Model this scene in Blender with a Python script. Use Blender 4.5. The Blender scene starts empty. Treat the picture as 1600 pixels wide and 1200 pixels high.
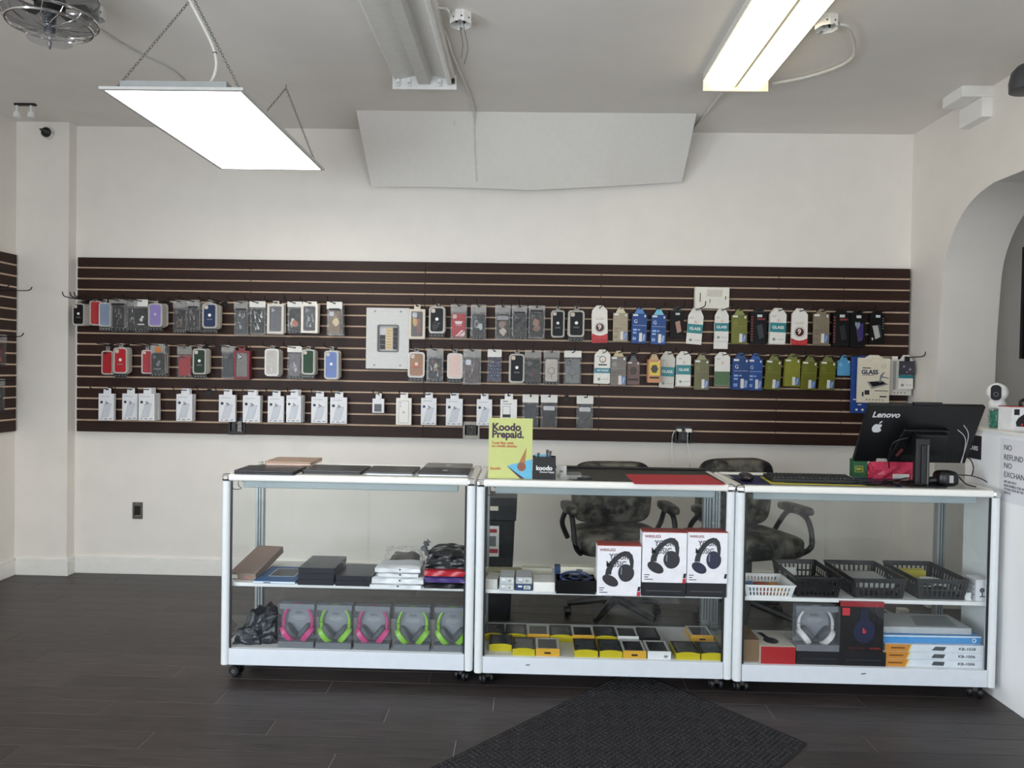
import bpy, bmesh, math, random
from mathutils import Matrix, Vector
random.seed(7)
S = bpy.context.scene
COL = S.collection
PI = math.pi

# ------------------------------------------------------------------ camera
F_PX, CAM_H, YAW, PITCH, ROLL = 1155.0, 1.48, 0.0213, 0.0173, 0.017
camd = bpy.data.cameras.new('camera'); cam = bpy.data.objects.new('camera', camd); COL.objects.link(cam)
camd.sensor_width = 36; camd.lens = F_PX / 1600 * 36; camd.clip_start = 0.02
CR = Matrix.Rotation(YAW, 3, 'Z') @ Matrix.Rotation(PI / 2 - PITCH, 3, 'X') @ Matrix.Rotation(ROLL, 3, 'Z')
cam.matrix_world = Matrix.Translation((0, 0, CAM_H)) @ CR.to_4x4()
S.camera = cam

# ------------------------------------------------------------------ world, daylight and exposure
w = bpy.data.worlds.new('sky'); S.world = w; w.use_nodes = True
w.node_tree.nodes['Background'].inputs[0].default_value = (0.80, 0.90, 1.0, 1)
w.node_tree.nodes['Background'].inputs[1].default_value = 1.2
S.view_settings.view_transform = 'Standard'; S.view_settings.look = 'None'
S.view_settings.gamma = 1; S.view_settings.use_curve_mapping = False
S.view_settings.exposure = 0.10
S.cycles.transparent_max_bounces = 32
S.cycles.max_bounces = 7
S.cycles.diffuse_bounces = 4
S.cycles.use_adaptive_sampling = True
S.cycles.adaptive_threshold = .06
S.cycles.adaptive_min_samples = 16
S.cycles.sample_clamp_indirect = 6
def area(name, loc, rot, sx, sy, power, col):
    d = bpy.data.lights.new(name, 'AREA'); d.shape = 'RECTANGLE'; d.size = sx; d.size_y = sy; d.energy = power; d.color = col
    o = bpy.data.objects.new(name, d); COL.objects.link(o); o.location = loc; o.rotation_euler = rot
    return o
# daylight entering by the shop windows behind the photographer and by the side window at left
area('window_daylight', (-1.85, -1.12, 1.2), (PI / 2 - .3, 0, 0), 2.1, 1.9, 66, (0.86, 0.93, 1.0))
area('window_daylight', (1.75, -1.12, 1.2), (PI / 2 - .3, 0, 0), 1.6, 1.9, 46, (0.88, 0.94, 1.0))
area('window_daylight', (-3.5, 0.15, 1.2), (PI / 2 - .3, 0, -PI / 2), 1.7, 1.9, 104, (0.86, 0.93, 1.0))

# ------------------------------------------------------------------ pixel helpers: rays of the real camera meeting a real plane
def at(px, py, ax, v):
    d = CR @ Vector(((px - 800) / F_PX, -(py - 600) / F_PX, -1)); c = Vector((0, 0, CAM_H))
    return c + d * ((v - c[ax]) / d[ax])
def aty(px, py, y): return at(px, py, 1, y)
def atz(px, py, z): return at(px, py, 2, z)
def atx(px, py, x): return at(px, py, 0, x)

# ------------------------------------------------------------------ materials
def lin(c):
    if isinstance(c, str):
        c = [int(c[i:i + 2], 16) / 255 for i in (0, 2, 4)]
    return tuple((x / 12.92 if x <= .04045 else ((x + .055) / 1.055) ** 2.4) for x in c) + (1,)
MC = {}
def mat(c, rough=.5, metal=0, var=.06, bump=0, scale=30, stretch=None, rnd=0, coat=0, spec=.5, sheen=0):
    k = (c if isinstance(c, str) else tuple(c), rough, metal, var, bump, scale, stretch, rnd, coat, spec)
    if k in MC: return MC[k]
    m = bpy.data.materials.new('m_%d' % len(MC)); m.use_nodes = True; MC[k] = m
    N, L = m.node_tree.nodes, m.node_tree.links
    b = N['Principled BSDF']; col = lin(c)
    b.inputs['Roughness'].default_value = rough; b.inputs['Metallic'].default_value = metal
    b.inputs['Specular IOR Level'].default_value = spec; b.inputs['Coat Weight'].default_value = coat
    b.inputs['Coat Roughness'].default_value = .15
    b.inputs['Base Color'].default_value = col
    m.diffuse_color = col
    if var or bump or rnd:
        tc = N.new('ShaderNodeTexCoord'); mp = N.new('ShaderNodeMapping'); nz = N.new('ShaderNodeTexNoise')
        L.new(tc.outputs['Object'], mp.inputs[0]); L.new(mp.outputs[0], nz.inputs['Vector'])
        if stretch: mp.inputs['Scale'].default_value = stretch
        nz.inputs['Scale'].default_value = scale; nz.inputs['Detail'].default_value = 5
        hs = N.new('ShaderNodeHueSaturation'); hs.inputs['Color'].default_value = col
        mr = N.new('ShaderNodeMapRange'); mr.inputs['From Min'].default_value = .25; mr.inputs['From Max'].default_value = .75
        mr.inputs['To Min'].default_value = 1 - var; mr.inputs['To Max'].default_value = 1 + var
        L.new(nz.outputs['Fac'], mr.inputs['Value'])
        out = mr.outputs[0]
        if rnd:
            oi = N.new('ShaderNodeObjectInfo'); m2 = N.new('ShaderNodeMapRange')
            m2.inputs['To Min'].default_value = 1 - rnd; m2.inputs['To Max'].default_value = 1 + rnd
            L.new(oi.outputs['Random'], m2.inputs['Value'])
            mu = N.new('ShaderNodeMath'); mu.operation = 'MULTIPLY'
            L.new(out, mu.inputs[0]); L.new(m2.outputs[0], mu.inputs[1]); out = mu.outputs[0]
        L.new(out, hs.inputs['Value']); L.new(hs.outputs[0], b.inputs['Base Color'])
        if bump:
            bp = N.new('ShaderNodeBump'); bp.inputs['Strength'].default_value = bump; bp.inputs['Distance'].default_value = .004
            L.new(nz.outputs['Fac'], bp.inputs['Height']); L.new(bp.outputs[0], b.inputs['Normal'])
    return m
def twotone(c1, c2, scale, lo=.45, hi=.6, rough=.5, bump=.3):
    k = ('T', c1, c2, scale, lo, hi)
    if k in MC: return MC[k]
    m = bpy.data.materials.new('worn_%d' % len(MC)); m.use_nodes = True; MC[k] = m
    N, L = m.node_tree.nodes, m.node_tree.links; b = N['Principled BSDF']; b.inputs['Roughness'].default_value = rough
    tc = N.new('ShaderNodeTexCoord'); nz = N.new('ShaderNodeTexNoise'); nz.inputs['Scale'].default_value = scale; nz.inputs['Detail'].default_value = 8; nz.inputs['Roughness'].default_value = .65
    cr = N.new('ShaderNodeValToRGB'); cr.color_ramp.elements[0].position = lo; cr.color_ramp.elements[1].position = hi
    cr.color_ramp.elements[0].color = lin(c1); cr.color_ramp.elements[1].color = lin(c2)
    L.new(tc.outputs['Object'], nz.inputs['Vector']); L.new(nz.outputs['Fac'], cr.inputs[0]); L.new(cr.outputs[0], b.inputs['Base Color'])
    bp = N.new('ShaderNodeBump'); bp.inputs['Strength'].default_value = bump; bp.inputs['Distance'].default_value = .004
    L.new(nz.outputs['Fac'], bp.inputs['Height']); L.new(bp.outputs[0], b.inputs['Normal'])
    return m
def emis(c, s):
    k = ('E', c, s)
    if k in MC: return MC[k]
    m = bpy.data.materials.new('lamp_%d' % len(MC)); m.use_nodes = True; MC[k] = m
    b = m.node_tree.nodes['Principled BSDF']; b.inputs['Base Color'].default_value = lin(c)
    b.inputs['Emission Color'].default_value = lin(c); b.inputs['Emission Strength'].default_value = s
    return m
def clear(tint=(.95, .97, .97), body=0.0, bodycol='ffffff', ior=1.45, rough=.03, bump=0, scale=40, gl=1.0):
    """thin clear sheet: see-through, with Fresnel gloss and, for plastic, a milky body"""
    k = ('G', tint, body, bodycol, ior, rough, bump, scale, gl)
    if k in MC: return MC[k]
    m = bpy.data.materials.new('clear_%d' % len(MC)); m.use_nodes = True; MC[k] = m
    N, L = m.node_tree.nodes, m.node_tree.links
    N.remove(N['Principled BSDF']); out = N['Material Output']
    tr = N.new('ShaderNodeBsdfTransparent'); tr.inputs[0].default_value = tint + (1,)
    gs = N.new('ShaderNodeBsdfGlossy'); gs.inputs['Roughness'].default_value = rough
    fr = N.new('ShaderNodeFresnel'); fr.inputs[0].default_value = ior
    mx = N.new('ShaderNodeMixShader')
    ge = N.new('ShaderNodeNewGeometry'); sb = N.new('ShaderNodeMath'); sb.operation = 'SUBTRACT'; sb.inputs[0].default_value = gl
    L.new(ge.outputs['Backfacing'], sb.inputs[1]); sb.use_clamp = gl <= 1     # gloss on outer faces only: no internal mirror
    mu = N.new('ShaderNodeMath'); mu.operation = 'MULTIPLY'
    L.new(fr.outputs[0], mu.inputs[0]); L.new(sb.outputs[0], mu.inputs[1]); L.new(mu.outputs[0], mx.inputs[0])
    base = tr
    if body:
        df = N.new('ShaderNodeBsdfDiffuse'); df.inputs[0].default_value = lin(bodycol)
        m2 = N.new('ShaderNodeMixShader'); m2.inputs[0].default_value = body
        L.new(tr.outputs[0], m2.inputs[1]); L.new(df.outputs[0], m2.inputs[2]); base = m2
    L.new(base.outputs[0], mx.inputs[1]); L.new(gs.outputs[0], mx.inputs[2]); L.new(mx.outputs[0], out.inputs[0])
    if bump:
        tc = N.new('ShaderNodeTexCoord'); nz = N.new('ShaderNodeTexNoise'); nz.inputs['Scale'].default_value = scale
        L.new(tc.outputs['Object'], nz.inputs['Vector'])
        bp = N.new('ShaderNodeBump'); bp.inputs['Strength'].default_value = bump; bp.inputs['Distance'].default_value = .01
        L.new(nz.outputs['Fac'], bp.inputs['Height']); L.new(bp.outputs[0], gs.inputs['Normal']); L.new(bp.outputs[0], fr.inputs['Normal'])
    return m
GLASS = clear((.982, .992, .99))
TOPGLASS = clear((.975, .985, .98))
POUCH = clear((.97, .97, .97), .03, 'e8e8e8', 1.45, .10, 1.0, 55, .9)
TRAY = clear((.95, .95, .95), .5, 'e6e2da', 1.5, .15)
HEADC = clear((.96, .96, .96), .2, 'dcdad6', 1.45, .1, 1.0, 60, .9)
PBOX = clear((.98, .98, .985), .02, 'dfe6f0', 1.5, .05)

# ------------------------------------------------------------------ geometry
class B:
    def __init__(s): s.v = []; s.f = []
    def add(s, v, f):
        n = len(s.v); s.v += [tuple(p) for p in v]; s.f += [tuple(i + n for i in q) for q in f]; return s
    def box(s, x0, x1, y0, y1, z0, z1):
        v = [(x, y, z) for z in (z0, z1) for y in (y0, y1) for x in (x0, x1)]
        return s.add(v, [(0, 2, 3, 1), (4, 5, 7, 6), (0, 1, 5, 4), (2, 6, 7, 3), (0, 4, 6, 2), (1, 3, 7, 5)])
    def prism(s, pts, a, b, plane='xz'):
        """polygon pts in a plane, extruded between a and b along the remaining axis"""
        n = len(pts)
        def p3(p, t):
            return (p[0], t, p[1]) if plane == 'xz' else (p[0], p[1], t) if plane == 'xy' else (t, p[0], p[1])
        v = [p3(p, a) for p in pts] + [p3(p, b) for p in pts]
        return s.add(v, [tuple(range(n)), tuple(range(2 * n - 1, n - 1, -1))] + [(i, i + n, (i + 1) % n + n, (i + 1) % n) for i in range(n)])
    def rr(s, x0, x1, z0, z1, r, a, b, plane='xz', n=4):
        return s.prism(rrp(x0, x1, z0, z1, r, n), a, b, plane)
    def frame(s, o, i, a, b, plane='xz'):
        """ring between two outlines with equal point count"""
        n = len(o)
        def p3(p, t):
            return (p[0], t, p[1]) if plane == 'xz' else (p[0], p[1], t) if plane == 'xy' else (t, p[0], p[1])
        v = [p3(p, a) for p in o] + [p3(p, a) for p in i] + [p3(p, b) for p in o] + [p3(p, b) for p in i]
        f = []
        for k in range(n):
            j = (k + 1) % n
            f += [(k, j, n + j, n + k), (2 * n + k, 3 * n + k, 3 * n + j, 2 * n + j), (k, 2 * n + k, 2 * n + j, j), (n + k, n + j, 3 * n + j, 3 * n + k)]
        return s.add(v, f)
    def tube(s, path, r, n=8, caps=True, rs=None):
        P = [Vector(p) for p in path]; m = len(P); v = []
        up = Vector((0, 0, 1))
        for i, p in enumerate(P):
            t = (P[min(i + 1, m - 1)] - P[max(i - 1, 0)]).normalized()
            a = t.cross(up)
            if a.length < .05: a = t.cross(Vector((1, 0, 0)))
            a.normalize(); b = a.cross(t); rr_ = rs[i] if rs else r
            v += [p + (a * math.cos(2 * PI * k / n) + b * math.sin(2 * PI * k / n)) * rr_ for k in range(n)]
        f = [(i * n + k, i * n + (k + 1) % n, (i + 1) * n + (k + 1) % n, (i + 1) * n + k) for i in range(m - 1) for k in range(n)]
        if caps: f += [tuple(range(n - 1, -1, -1)), tuple(range((m - 1) * n, m * n))]
        return s.add(v, f)
    def lathe(s, prof, n=24, c=(0, 0, 0), ax='z'):
        v = []
        for r, h in prof:
            for k in range(n):
                a = 2 * PI * k / n; x, y = r * math.cos(a), r * math.sin(a)
                q = (x, y, h) if ax == 'z' else (x, h, y) if ax == 'y' else (h, x, y)
                v.append((q[0] + c[0], q[1] + c[1], q[2] + c[2]))
        m = len(prof)
        f = [(i * n + k, i * n + (k + 1) % n, (i + 1) * n + (k + 1) % n, (i + 1) * n + k) for i in range(m - 1) for k in range(n)]
        f += [tuple(range(n - 1, -1, -1)), tuple(range((m - 1) * n, m * n))]
        return s.add(v, f)
    def disc(s, x, z, r, a, b, n=20, plane='xz', rz=None):
        return s.prism([(x + r * math.cos(2 * PI * k / n), z + (rz or r) * math.sin(2 * PI * k / n)) for k in range(n)], a, b, plane)
    def torus(s, c, R, r, ax='z', n=28, m=8, a0=0, a1=2 * PI):
        full = abs(a1 - a0 - 2 * PI) < 1e-6
        path = []
        for k in range(n + 1):
            a = a0 + (a1 - a0) * k / n; x, y = R * math.cos(a), R * math.sin(a)
            q = (x, y, 0) if ax == 'z' else (x, 0, y) if ax == 'y' else (0, x, y)
            path.append(Vector(q) + Vector(c))
        return s.tube(path, r, m, caps=not full)
def rrp(x0, x1, z0, z1, r, n=4):
    r = min(r, (x1 - x0) / 2.01, (z1 - z0) / 2.01); P = []
    for cx, cz, a in ((x1 - r, z1 - r, 0), (x0 + r, z1 - r, PI / 2), (x0 + r, z0 + r, PI), (x1 - r, z0 + r, 1.5 * PI)):
        for k in range(n + 1):
            t = a + PI / 2 * k / n; P.append((cx + r * math.cos(t), cz + r * math.sin(t)))
    return P
def catmull(P, n=8):
    P = [Vector(p) for p in P]; out = []
    for i in range(len(P) - 1):
        p0, p1, p2, p3 = P[max(i - 1, 0)], P[i], P[i + 1], P[min(i + 2, len(P) - 1)]
        for k in range(n):
            t = k / n
            out.append(.5 * ((2 * p1) + (p2 - p0) * t + (2 * p0 - 5 * p1 + 4 * p2 - p3) * t * t + (3 * p1 - p0 - 3 * p2 + p3) * t ** 3))
    return out + [P[-1]]
def finish(me, smooth):
    bm = bmesh.new(); bm.from_mesh(me); bmesh.ops.recalc_face_normals(bm, faces=bm.faces); bm.to_mesh(me); bm.free()
    if smooth:
        for p in me.polygons: p.use_smooth = True
        try: me.set_sharp_from_angle(angle=math.radians(40))
        except Exception: pass
def obj(name, b, m, parent=None, smooth=False, loc=None, rot=None, bevel=0):
    me = bpy.data.meshes.new(name)
    if isinstance(b, B):
        me.from_pydata(b.v, [], b.f); me.validate()
    else: me = b
    if m: 
        me.materials.clear(); me.materials.append(m)
    if isinstance(b, B): finish(me, smooth)
    o = bpy.data.objects.new(name, me); COL.objects.link(o)
    if parent: o.parent = parent
    if loc: o.location = loc
    if rot: o.rotation_euler = rot
    if bevel:
        md = o.modifiers.new('bevel', 'BEVEL'); md.width = bevel; md.segments = 2; md.limit_method = 'ANGLE'
    return o
def tag(o, label, cat, group=None):
    o['label'] = label; o['category'] = cat
    if group: o['group'] = group
    return o
def thing(name, label, cat, loc=(0, 0, 0), rot=(0, 0, 0), group=None):
    o = bpy.data.objects.new(name, None); COL.objects.link(o); o.empty_display_size = .05
    o.location = loc; o.rotation_euler = rot
    return tag(o, label, cat, group)
def struct(name, b, m, parent=None, smooth=False, bevel=0):
    o = obj(name, b, m, parent, smooth, bevel=bevel)
    if not parent: o['kind'] = 'structure'
    return o
def text(name, s, size, m, parent, loc, rot=(PI / 2, 0, 0), bold=0.0, align='CENTER', sx=1.0, shear=0, space=1.0):
    cu = bpy.data.curves.new('t', 'FONT'); cu.body = s; cu.size = size; cu.align_x = align; cu.align_y = 'CENTER'
    cu.offset = bold * size; cu.extrude = .0004; cu.resolution_u = 3; cu.shear = shear; cu.space_character = space
    t = bpy.data.objects.new('t', cu); COL.objects.link(t)
    dg = bpy.context.evaluated_depsgraph_get()
    me = bpy.data.meshes.new_from_object(t.evaluated_get(dg))
    bpy.data.objects.remove(t); bpy.data.curves.remove(cu)
    me.name = name; me.materials.clear(); me.materials.append(m)
    o = bpy.data.objects.new(name, me); COL.objects.link(o); o.parent = parent; o.location = loc; o.rotation_euler = rot; o.scale = (sx, 1, 1)
    return o
def copy_tree(o, names=None, parent=None):
    c = o.copy(); COL.objects.link(c); c.parent = parent
    for ch in o.children:
        if names is None or ch.name.split('.')[0] in names: copy_tree(ch, None, c)
    return c
WHITE = mat('f2f0ea', .55); BLACK = mat('101012', .5); CHROME = mat('d8d8d8', .12, 1, var=0)
DARKM = mat('1c1b1b', .45); STEEL = mat('b9bcbe', .3, .9)
INK = mat('22222a', .6, var=0); PAPER = mat('efeee9', .7, var=.02)

# ================================================================== the room shell
WALLP = mat('efe9e1', .6, var=.025, bump=.04, scale=6)
CEILP = mat('ece7e1', .75, var=.03, bump=.05, scale=4)
TRIMP = mat('f1efe9', .4, var=.03, bump=.03, scale=14)
XL, XR, YB, YF, ZC = -3.57, 2.618, 5.16, -1.2, 3.15
struct('wall_back', B().box(XL - .12, 5.1, YB, YB + .12, 0, ZC), WALLP)
LW = (-.75, 1.05, .2, 2.35)        # side window in the left wall
struct('wall_left', B().box(XL - .12, XL, YF - .1, LW[0], 0, ZC).box(XL - .12, XL, LW[1], YB, 0, ZC).box(XL - .12, XL, LW[0], LW[1], 0, LW[2]).box(XL - .12, XL, LW[0], LW[1], LW[3], ZC), WALLP)
lw = struct('window_3', B().frame([(LW[0], LW[2]), (LW[1], LW[2]), (LW[1], LW[3]), (LW[0], LW[3])], [(LW[0] + .06, LW[2] + .06), (LW[1] - .06, LW[2] + .06), (LW[1] - .06, LW[3] - .06), (LW[0] + .06, LW[3] - .06)], XL - .1, XL - .03, 'yz'), mat('3a3a3c', .4, .5))
obj('pane', B().box(XL - .07, XL - .06, LW[0] + .06, LW[1] - .06, LW[2] + .06, LW[3] - .06), GLASS, lw)
struct('ceiling', B().box(XL - .12, 5.1, YF - .1, YB + .12, ZC, ZC + .12), CEILP)
struct('wall_pillar', B().box(XL, -3.2, 5.075, YB, 0, ZC), WALLP)
struct('wall_far_side', B().box(5.0, 5.1, YF - .1, YB, 0, ZC), mat('c9c5be', .7))
# right wall with the arched opening, in the Y-Z plane
JY0, JY1, ZT = 1.9, 4.79, 2.595
arch = [(JY1, 0), (JY1, 1.5), (4.783, 1.75), (4.765, 2.0), (4.745, 2.175), (4.70, 2.30), (4.616, 2.425), (4.482, 2.53), (4.295, 2.588), (4.05, ZT)]
arch += [(JY0 + JY1 - y, z) for y, z in reversed(arch)]
outer = [(YB, 0), (YB, ZC), (YF, ZC), (YF, 0)]
def archwall(x0, x1):
    A = [(p.x, p.y) for p in catmull([(p[0], p[1], 0) for p in arch if p[1] > 1.4], 6)]
    return B().prism(outer + [(JY0, 0)] + A[::-1] + [(JY1, 0)], x0, x1, 'yz')
struct('wall_right', archwall(XR, 2.985), WALLP, smooth=True)
# front wall with two shop windows behind the photographer
fw = B()
WIN = [(-2.95, -0.75, .2, 2.35), (0.9, 2.6, .2, 2.35)]
xs = [XL] + [v for wn in WIN for v in wn[:2]] + [5.1]
for i in range(0, len(xs), 2): fw.box(xs[i], xs[i + 1], YF - .1, YF, 0, ZC)
for a, b_, z0, z1 in WIN:
    fw.box(a, b_, YF - .1, YF, 0, z0); fw.box(a, b_, YF - .1, YF, z1, ZC)
struct('wall_front', fw, WALLP)
for i, (a, b_, z0, z1) in enumerate(WIN):
    o = struct('window_%d' % (i + 1), B().frame([(a, z0), (b_, z0), (b_, z1), (a, z1)], [(a + .06, z0 + .06), (b_ - .06, z0 + .06), (b_ - .06, z1 - .06), (a + .06, z1 - .06)], YF - .09, YF - .02), mat('3a3a3c', .4, .5))
    obj('pane', B().box(a + .06, b_ - .06, YF - .06, YF - .05, z0 + .06, z1 - .06), GLASS, o)

# floor: base slab plus separate dark planks
FLOORM = mat('393231', .42, var=.5, bump=.10, scale=5, stretch=(1, 14, 1), rnd=.20, spec=.45)
floor = struct('floor', B().box(XL - .12, 5.1, YF - .1, YB + .12, -.1, -.0015), mat('a39c99', .7))
pw, plen = .131, 1.22
plank = None
y = YB - .004; r = 0
while y > YF:
    x = XL + .002 - (r * .37 % 1) * plen
    y0 = max(y - pw, YF)
    while x < 4.9:
        xa, xb = max(x, XL + .002), min(x + plen, 4.98)
        if xb - xa > .03:
            full = abs(xb - xa - plen) < 1e-4 and abs(y - y0 - pw) < 1e-4
            if full and plank is not None: me = plank.data
            else:
                b = B(); g = .0012; L_, W_ = xb - xa, y - y0; k = g + .0004
                b.add([(g, g, -.0014), (L_ - g, g, -.0014), (L_ - g, W_ - g, -.0014), (g, W_ - g, -.0014), (k, k, 0), (L_ - k, k, 0), (L_ - k, W_ - k, 0), (k, W_ - k, 0)],
                      [(4, 5, 6, 7), (0, 1, 5, 4), (1, 2, 6, 5), (2, 3, 7, 6), (3, 0, 4, 7)])
                me = b
            o = obj('plank', me, FLOORM, floor); o.location = (xa, y0, 0)
            if full and plank is None: plank = o
        x += plen
    y -= pw; r += 1

# baseboards
def bb(name, x0, x1, y0, y1, horiz=True):
    b = B().box(x0, x1, y0, y1, 0, .1)
    if horiz: b.box(x0, x1, y0 + .003, y1, .1, .118)
    else: b.box(x0, x1 - .003, y0, y1, .1, .118)
    return struct(name, b, TRIMP, bevel=.003)
bb('baseboard_back', -3.2, XR, YB - .018, YB)
bb('baseboard_pillar', XL + .018, -3.182, 5.057, 5.075)
bb('baseboard_pillar_side', -3.2, -3.182, 5.075, YB - .018, False)
bb('baseboard_left', XL, XL + .018, YF, 5.075, False)
bb('baseboard_right', XR - .018, XR, JY1, YB - .018)

# half wall at the right with its ledge
HX = 2.195
struct('wall_half', B().box(HX, XR, 1.9, 3.74, 0, 1.232), mat('fbfbfb', .5, var=.01))
struct('trim_1', B().box(HX - .012, XR, 1.9, 3.75, 1.232, 1.244), TRIMP)

# sloped cover board between ceiling and wall
bt = [(-1.141, 4.784, ZC), (1.051, 4.795, ZC)]
rows = [[-1.141, -.75, -.42, 0.0, .5, 1.051], [-1.103, -.75, -.396, .001, .5, 1.032]]
zb = [2.739, 2.741, 2.736, 2.722, 2.755, 2.795]; dyb = [0, .004, .01, .022, .012, 0]
v = []; f = []
for t in range(2):
    for i in range(6):
        v.append((rows[0][i], 4.79 + (.004 if i == 3 else 0), ZC) if t == 0 else (rows[1][i], YB - .05 - dyb[i], zb[i]))
for t in range(2):
    for i in range(6):
        p = v[t * 6 + i]; v.append((p[0], p[1] + .008, p[2] + .006 if t else p[2]))
for i in range(5):
    f += [(i, i + 1, i + 7, i + 6), (12 + i, 18 + i, 19 + i, 13 + i), (i, 12 + i, 13 + i, i + 1), (6 + i, 7 + i, 19 + i, 18 + i)]
f += [(0, 6, 18, 12), (5, 17, 23, 11)]
cb = thing('ceiling_cover_board', 'large off-white sloping board between the ceiling and the back wall', 'board')
obj('panel', B().add(v, f), mat('e6e2dc', .6, var=.02), cb)
for px in (710, 935):
    p = aty(px, 190, 4.84)
    obj('cup_hook', B().tube(catmull([p + Vector((0, .02, .01)), p + Vector((0, -.012, .004)), p + Vector((0, -.016, -.012)), p + Vector((0, -.004, -.02))], 4), .004, 6), WHITE, cb, True)

# ================================================================== slatwalls
SLATM = mat('32201a', .45, var=.16, bump=.04, scale=3, stretch=(1, 1, 22), spec=.22)
INSM = mat('dcc0a6', .4, var=.08)
SX0, SX1, SZ0, SZ1 = -3.163, 2.60, 1.006, 2.2255
SY = 5.12                       # front face
PITCHZ = (SZ1 - SZ0) / 16
sw = thing('slatwall', 'long dark brown slatwall of horizontal grooved boards on the back wall', 'slatwall', (0, 0, 0))
seams = [SX0, -.724, 1.714, SX1]
NOTCH = [(aty(357.5, 668, SY).x, aty(383.5, 668, SY).x), (aty(725, 672, SY).x, aty(748.5, 672, SY).x), (aty(1054.5, 678, SY).x, aty(1081, 678, SY).x)]
smesh = {}
def slat(par, x0, x1, z0, z1, key=None):
    k = (round(x1 - x0, 4), round(z1 - z0, 4))
    if k in smesh:
        o = obj('slat', smesh[k], SLATM, par)
    else:
        o = obj('slat', B().box(0, x1 - x0, 0, .016, 0, z1 - z0), SLATM, par, bevel=.0015); smesh[k] = o.data
    o.location = (x0, SY, z0); return o
for r in range(16):
    z1 = SZ1 - r * PITCHZ; z0 = z1 - PITCHZ + (.0115 if r < 15 else 0)
    for s in range(3):
        segs = [(seams[s] + (.0006 if s else 0), seams[s + 1])]
        if r == 15:
            for a, b_ in NOTCH:
                segs = [q for x0, x1 in segs for q in ([(x0, a), (b_, x1)] if x0 < a and b_ < x1 else [(x0, x1)])]
        for x0, x1 in segs: slat(sw, x0, x1, z0, z1)
    if r < 15:
        for s in range(3):
            x0, x1 = seams[s], seams[s + 1]
            for a, b_ in ((x0, x0 + (x1 - x0) * .5), (x0 + (x1 - x0) * .5, x1)):
                o = obj('groove_insert', B().add([(a + .003, SY + .011, z0), (b_ - .003, SY + .011, z0), (b_ - .003, SY + .003, z0 - .0115), (a + .003, SY + .003, z0 - .0115),
                    (a + .003, SY + .014, z0), (b_ - .003, SY + .014, z0), (b_ - .003, SY + .014, z0 - .0115), (a + .003, SY + .014, z0 - .0115)],
                    [(0, 1, 2, 3), (4, 7, 6, 5), (0, 4, 5, 1), (3, 2, 6, 7), (0, 3, 7, 4), (1, 5, 6, 2)]), INSM, sw)
bk = B()
xs = [SX0] + [q for n in NOTCH for q in n] + [SX1]
bk.box(SX0, SX1, SY + .016, YB - .001, SZ0 + PITCHZ, SZ1)
for i in range(0, len(xs), 2): bk.box(xs[i], xs[i + 1], SY + .016, YB - .001, SZ0, SZ0 + PITCHZ)
obj('backing_board', bk, SLATM, sw)
# the one on the left wall
sl = thing('slatwall', 'short dark slatwall on the left side wall, cut by the photo edge', 'slatwall')
LX = -3.55
for r in range(16):
    z1 = SZ1 - r * PITCHZ; z0 = z1 - PITCHZ + (.0115 if r < 15 else 0)
    obj('slat', B().box(LX, LX - .016, 3.9, 5.055, z0, z1), SLATM, sl)
    if r < 15: obj('groove_insert', B().box(LX - .004, LX - .012, 3.9, 5.05, z0 - .0115, z0), INSM, sl)
obj('backing_board', B().box(XL + .001, LX - .016, 3.9, 5.055, SZ0, SZ1), SLATM, sl)

# ================================================================== fittings on the walls
def outlet(name, label, x, z, w_, h, yf, kind, m):
    o = thing(name, label, 'outlet', (x, yf, z))
    obj('cover_plate', B().frame(rrp(-w_ / 2, w_ / 2, -h / 2, h / 2, .004), rrp(-w_ / 2 * .62, w_ / 2 * .62, -h / 2 * .62, h / 2 * .62, .002), -.004, .004), m, o)
    return o
p = aty(215.5, 797.5, YB)
o = outlet('wall_outlet', 'single steel wall outlet low on the white wall above the baseboard', p.x, p.z, .070, .118, YB - .004, 0, mat('77746f', .3, .8))
obj('receptacle', B().box(-.02, .02, -.001, .004, -.034, .034), mat('0c0a09', .35), o)
obj('screw', B().disc(0, .05, .003, -.006, -.003), STEEL, o)
for i, (px, py, lab) in enumerate(((370.5, 666, 'double outlet below the white boxes at left, black and grey'), (736.5, 672, 'double black outlet beside the yellow sign in the slatwall notch'), (1067.5, 679, 'double outlet with two white chargers in the slatwall bottom'))):
    p = aty(px, py, SY)
    o = outlet('wall_outlet', lab, p.x, p.z, .115, .118, SY - .004, 1, mat('8b857b' if i == 1 else '2a2726', .35, .6))
    for s in (-1, 1):
        rec = obj('receptacle', B().rr(s * .026 - .019, s * .026 + .019, -.036, .036, .003, -.004, .004), mat('8a8783' if (i == 0 and s == 1) else '0d0c0c', .4), o)
        if i == 0 and s == 1:
            obj('socket_slots', B().box(.018, .021, -.006, -.003, .01, .02).box(.03, .033, -.006, -.003, .01, .02).box(.018, .021, -.006, -.003, -.02, -.01).box(.03, .033, -.006, -.003, -.02, -.01), BLACK, rec)
for k, (px, py, pts) in enumerate(((1060, 671, [(1057, 672), (1051, 680), (1050, 700), (1051, 745)]), (1074, 672, [(1075, 676), (1074, 690), (1078, 712), (1076, 745)]))):
    p = aty(px, py, SY)
    o = thing('charger', ('slim' if k == 0 else 'square') + ' white charger plugged in the %s side of the slatwall outlet' % ('left' if k == 0 else 'right'), 'charger', (p.x, SY - .03, p.z))
    obj('plug_body', B().rr(-.02 if k else -.014, .02 if k else .014, -.012, .012 if k else .006, .004, -.02, .034), WHITE, o, bevel=.002)
    P = [Vector((0, -.018, -.004))] + [aty(a, b_, SY - .02) - o.location for a, b_ in pts]
    obj('cable', B().tube(catmull(P, 6), .0022, 6), WHITE, o, True)

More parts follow.
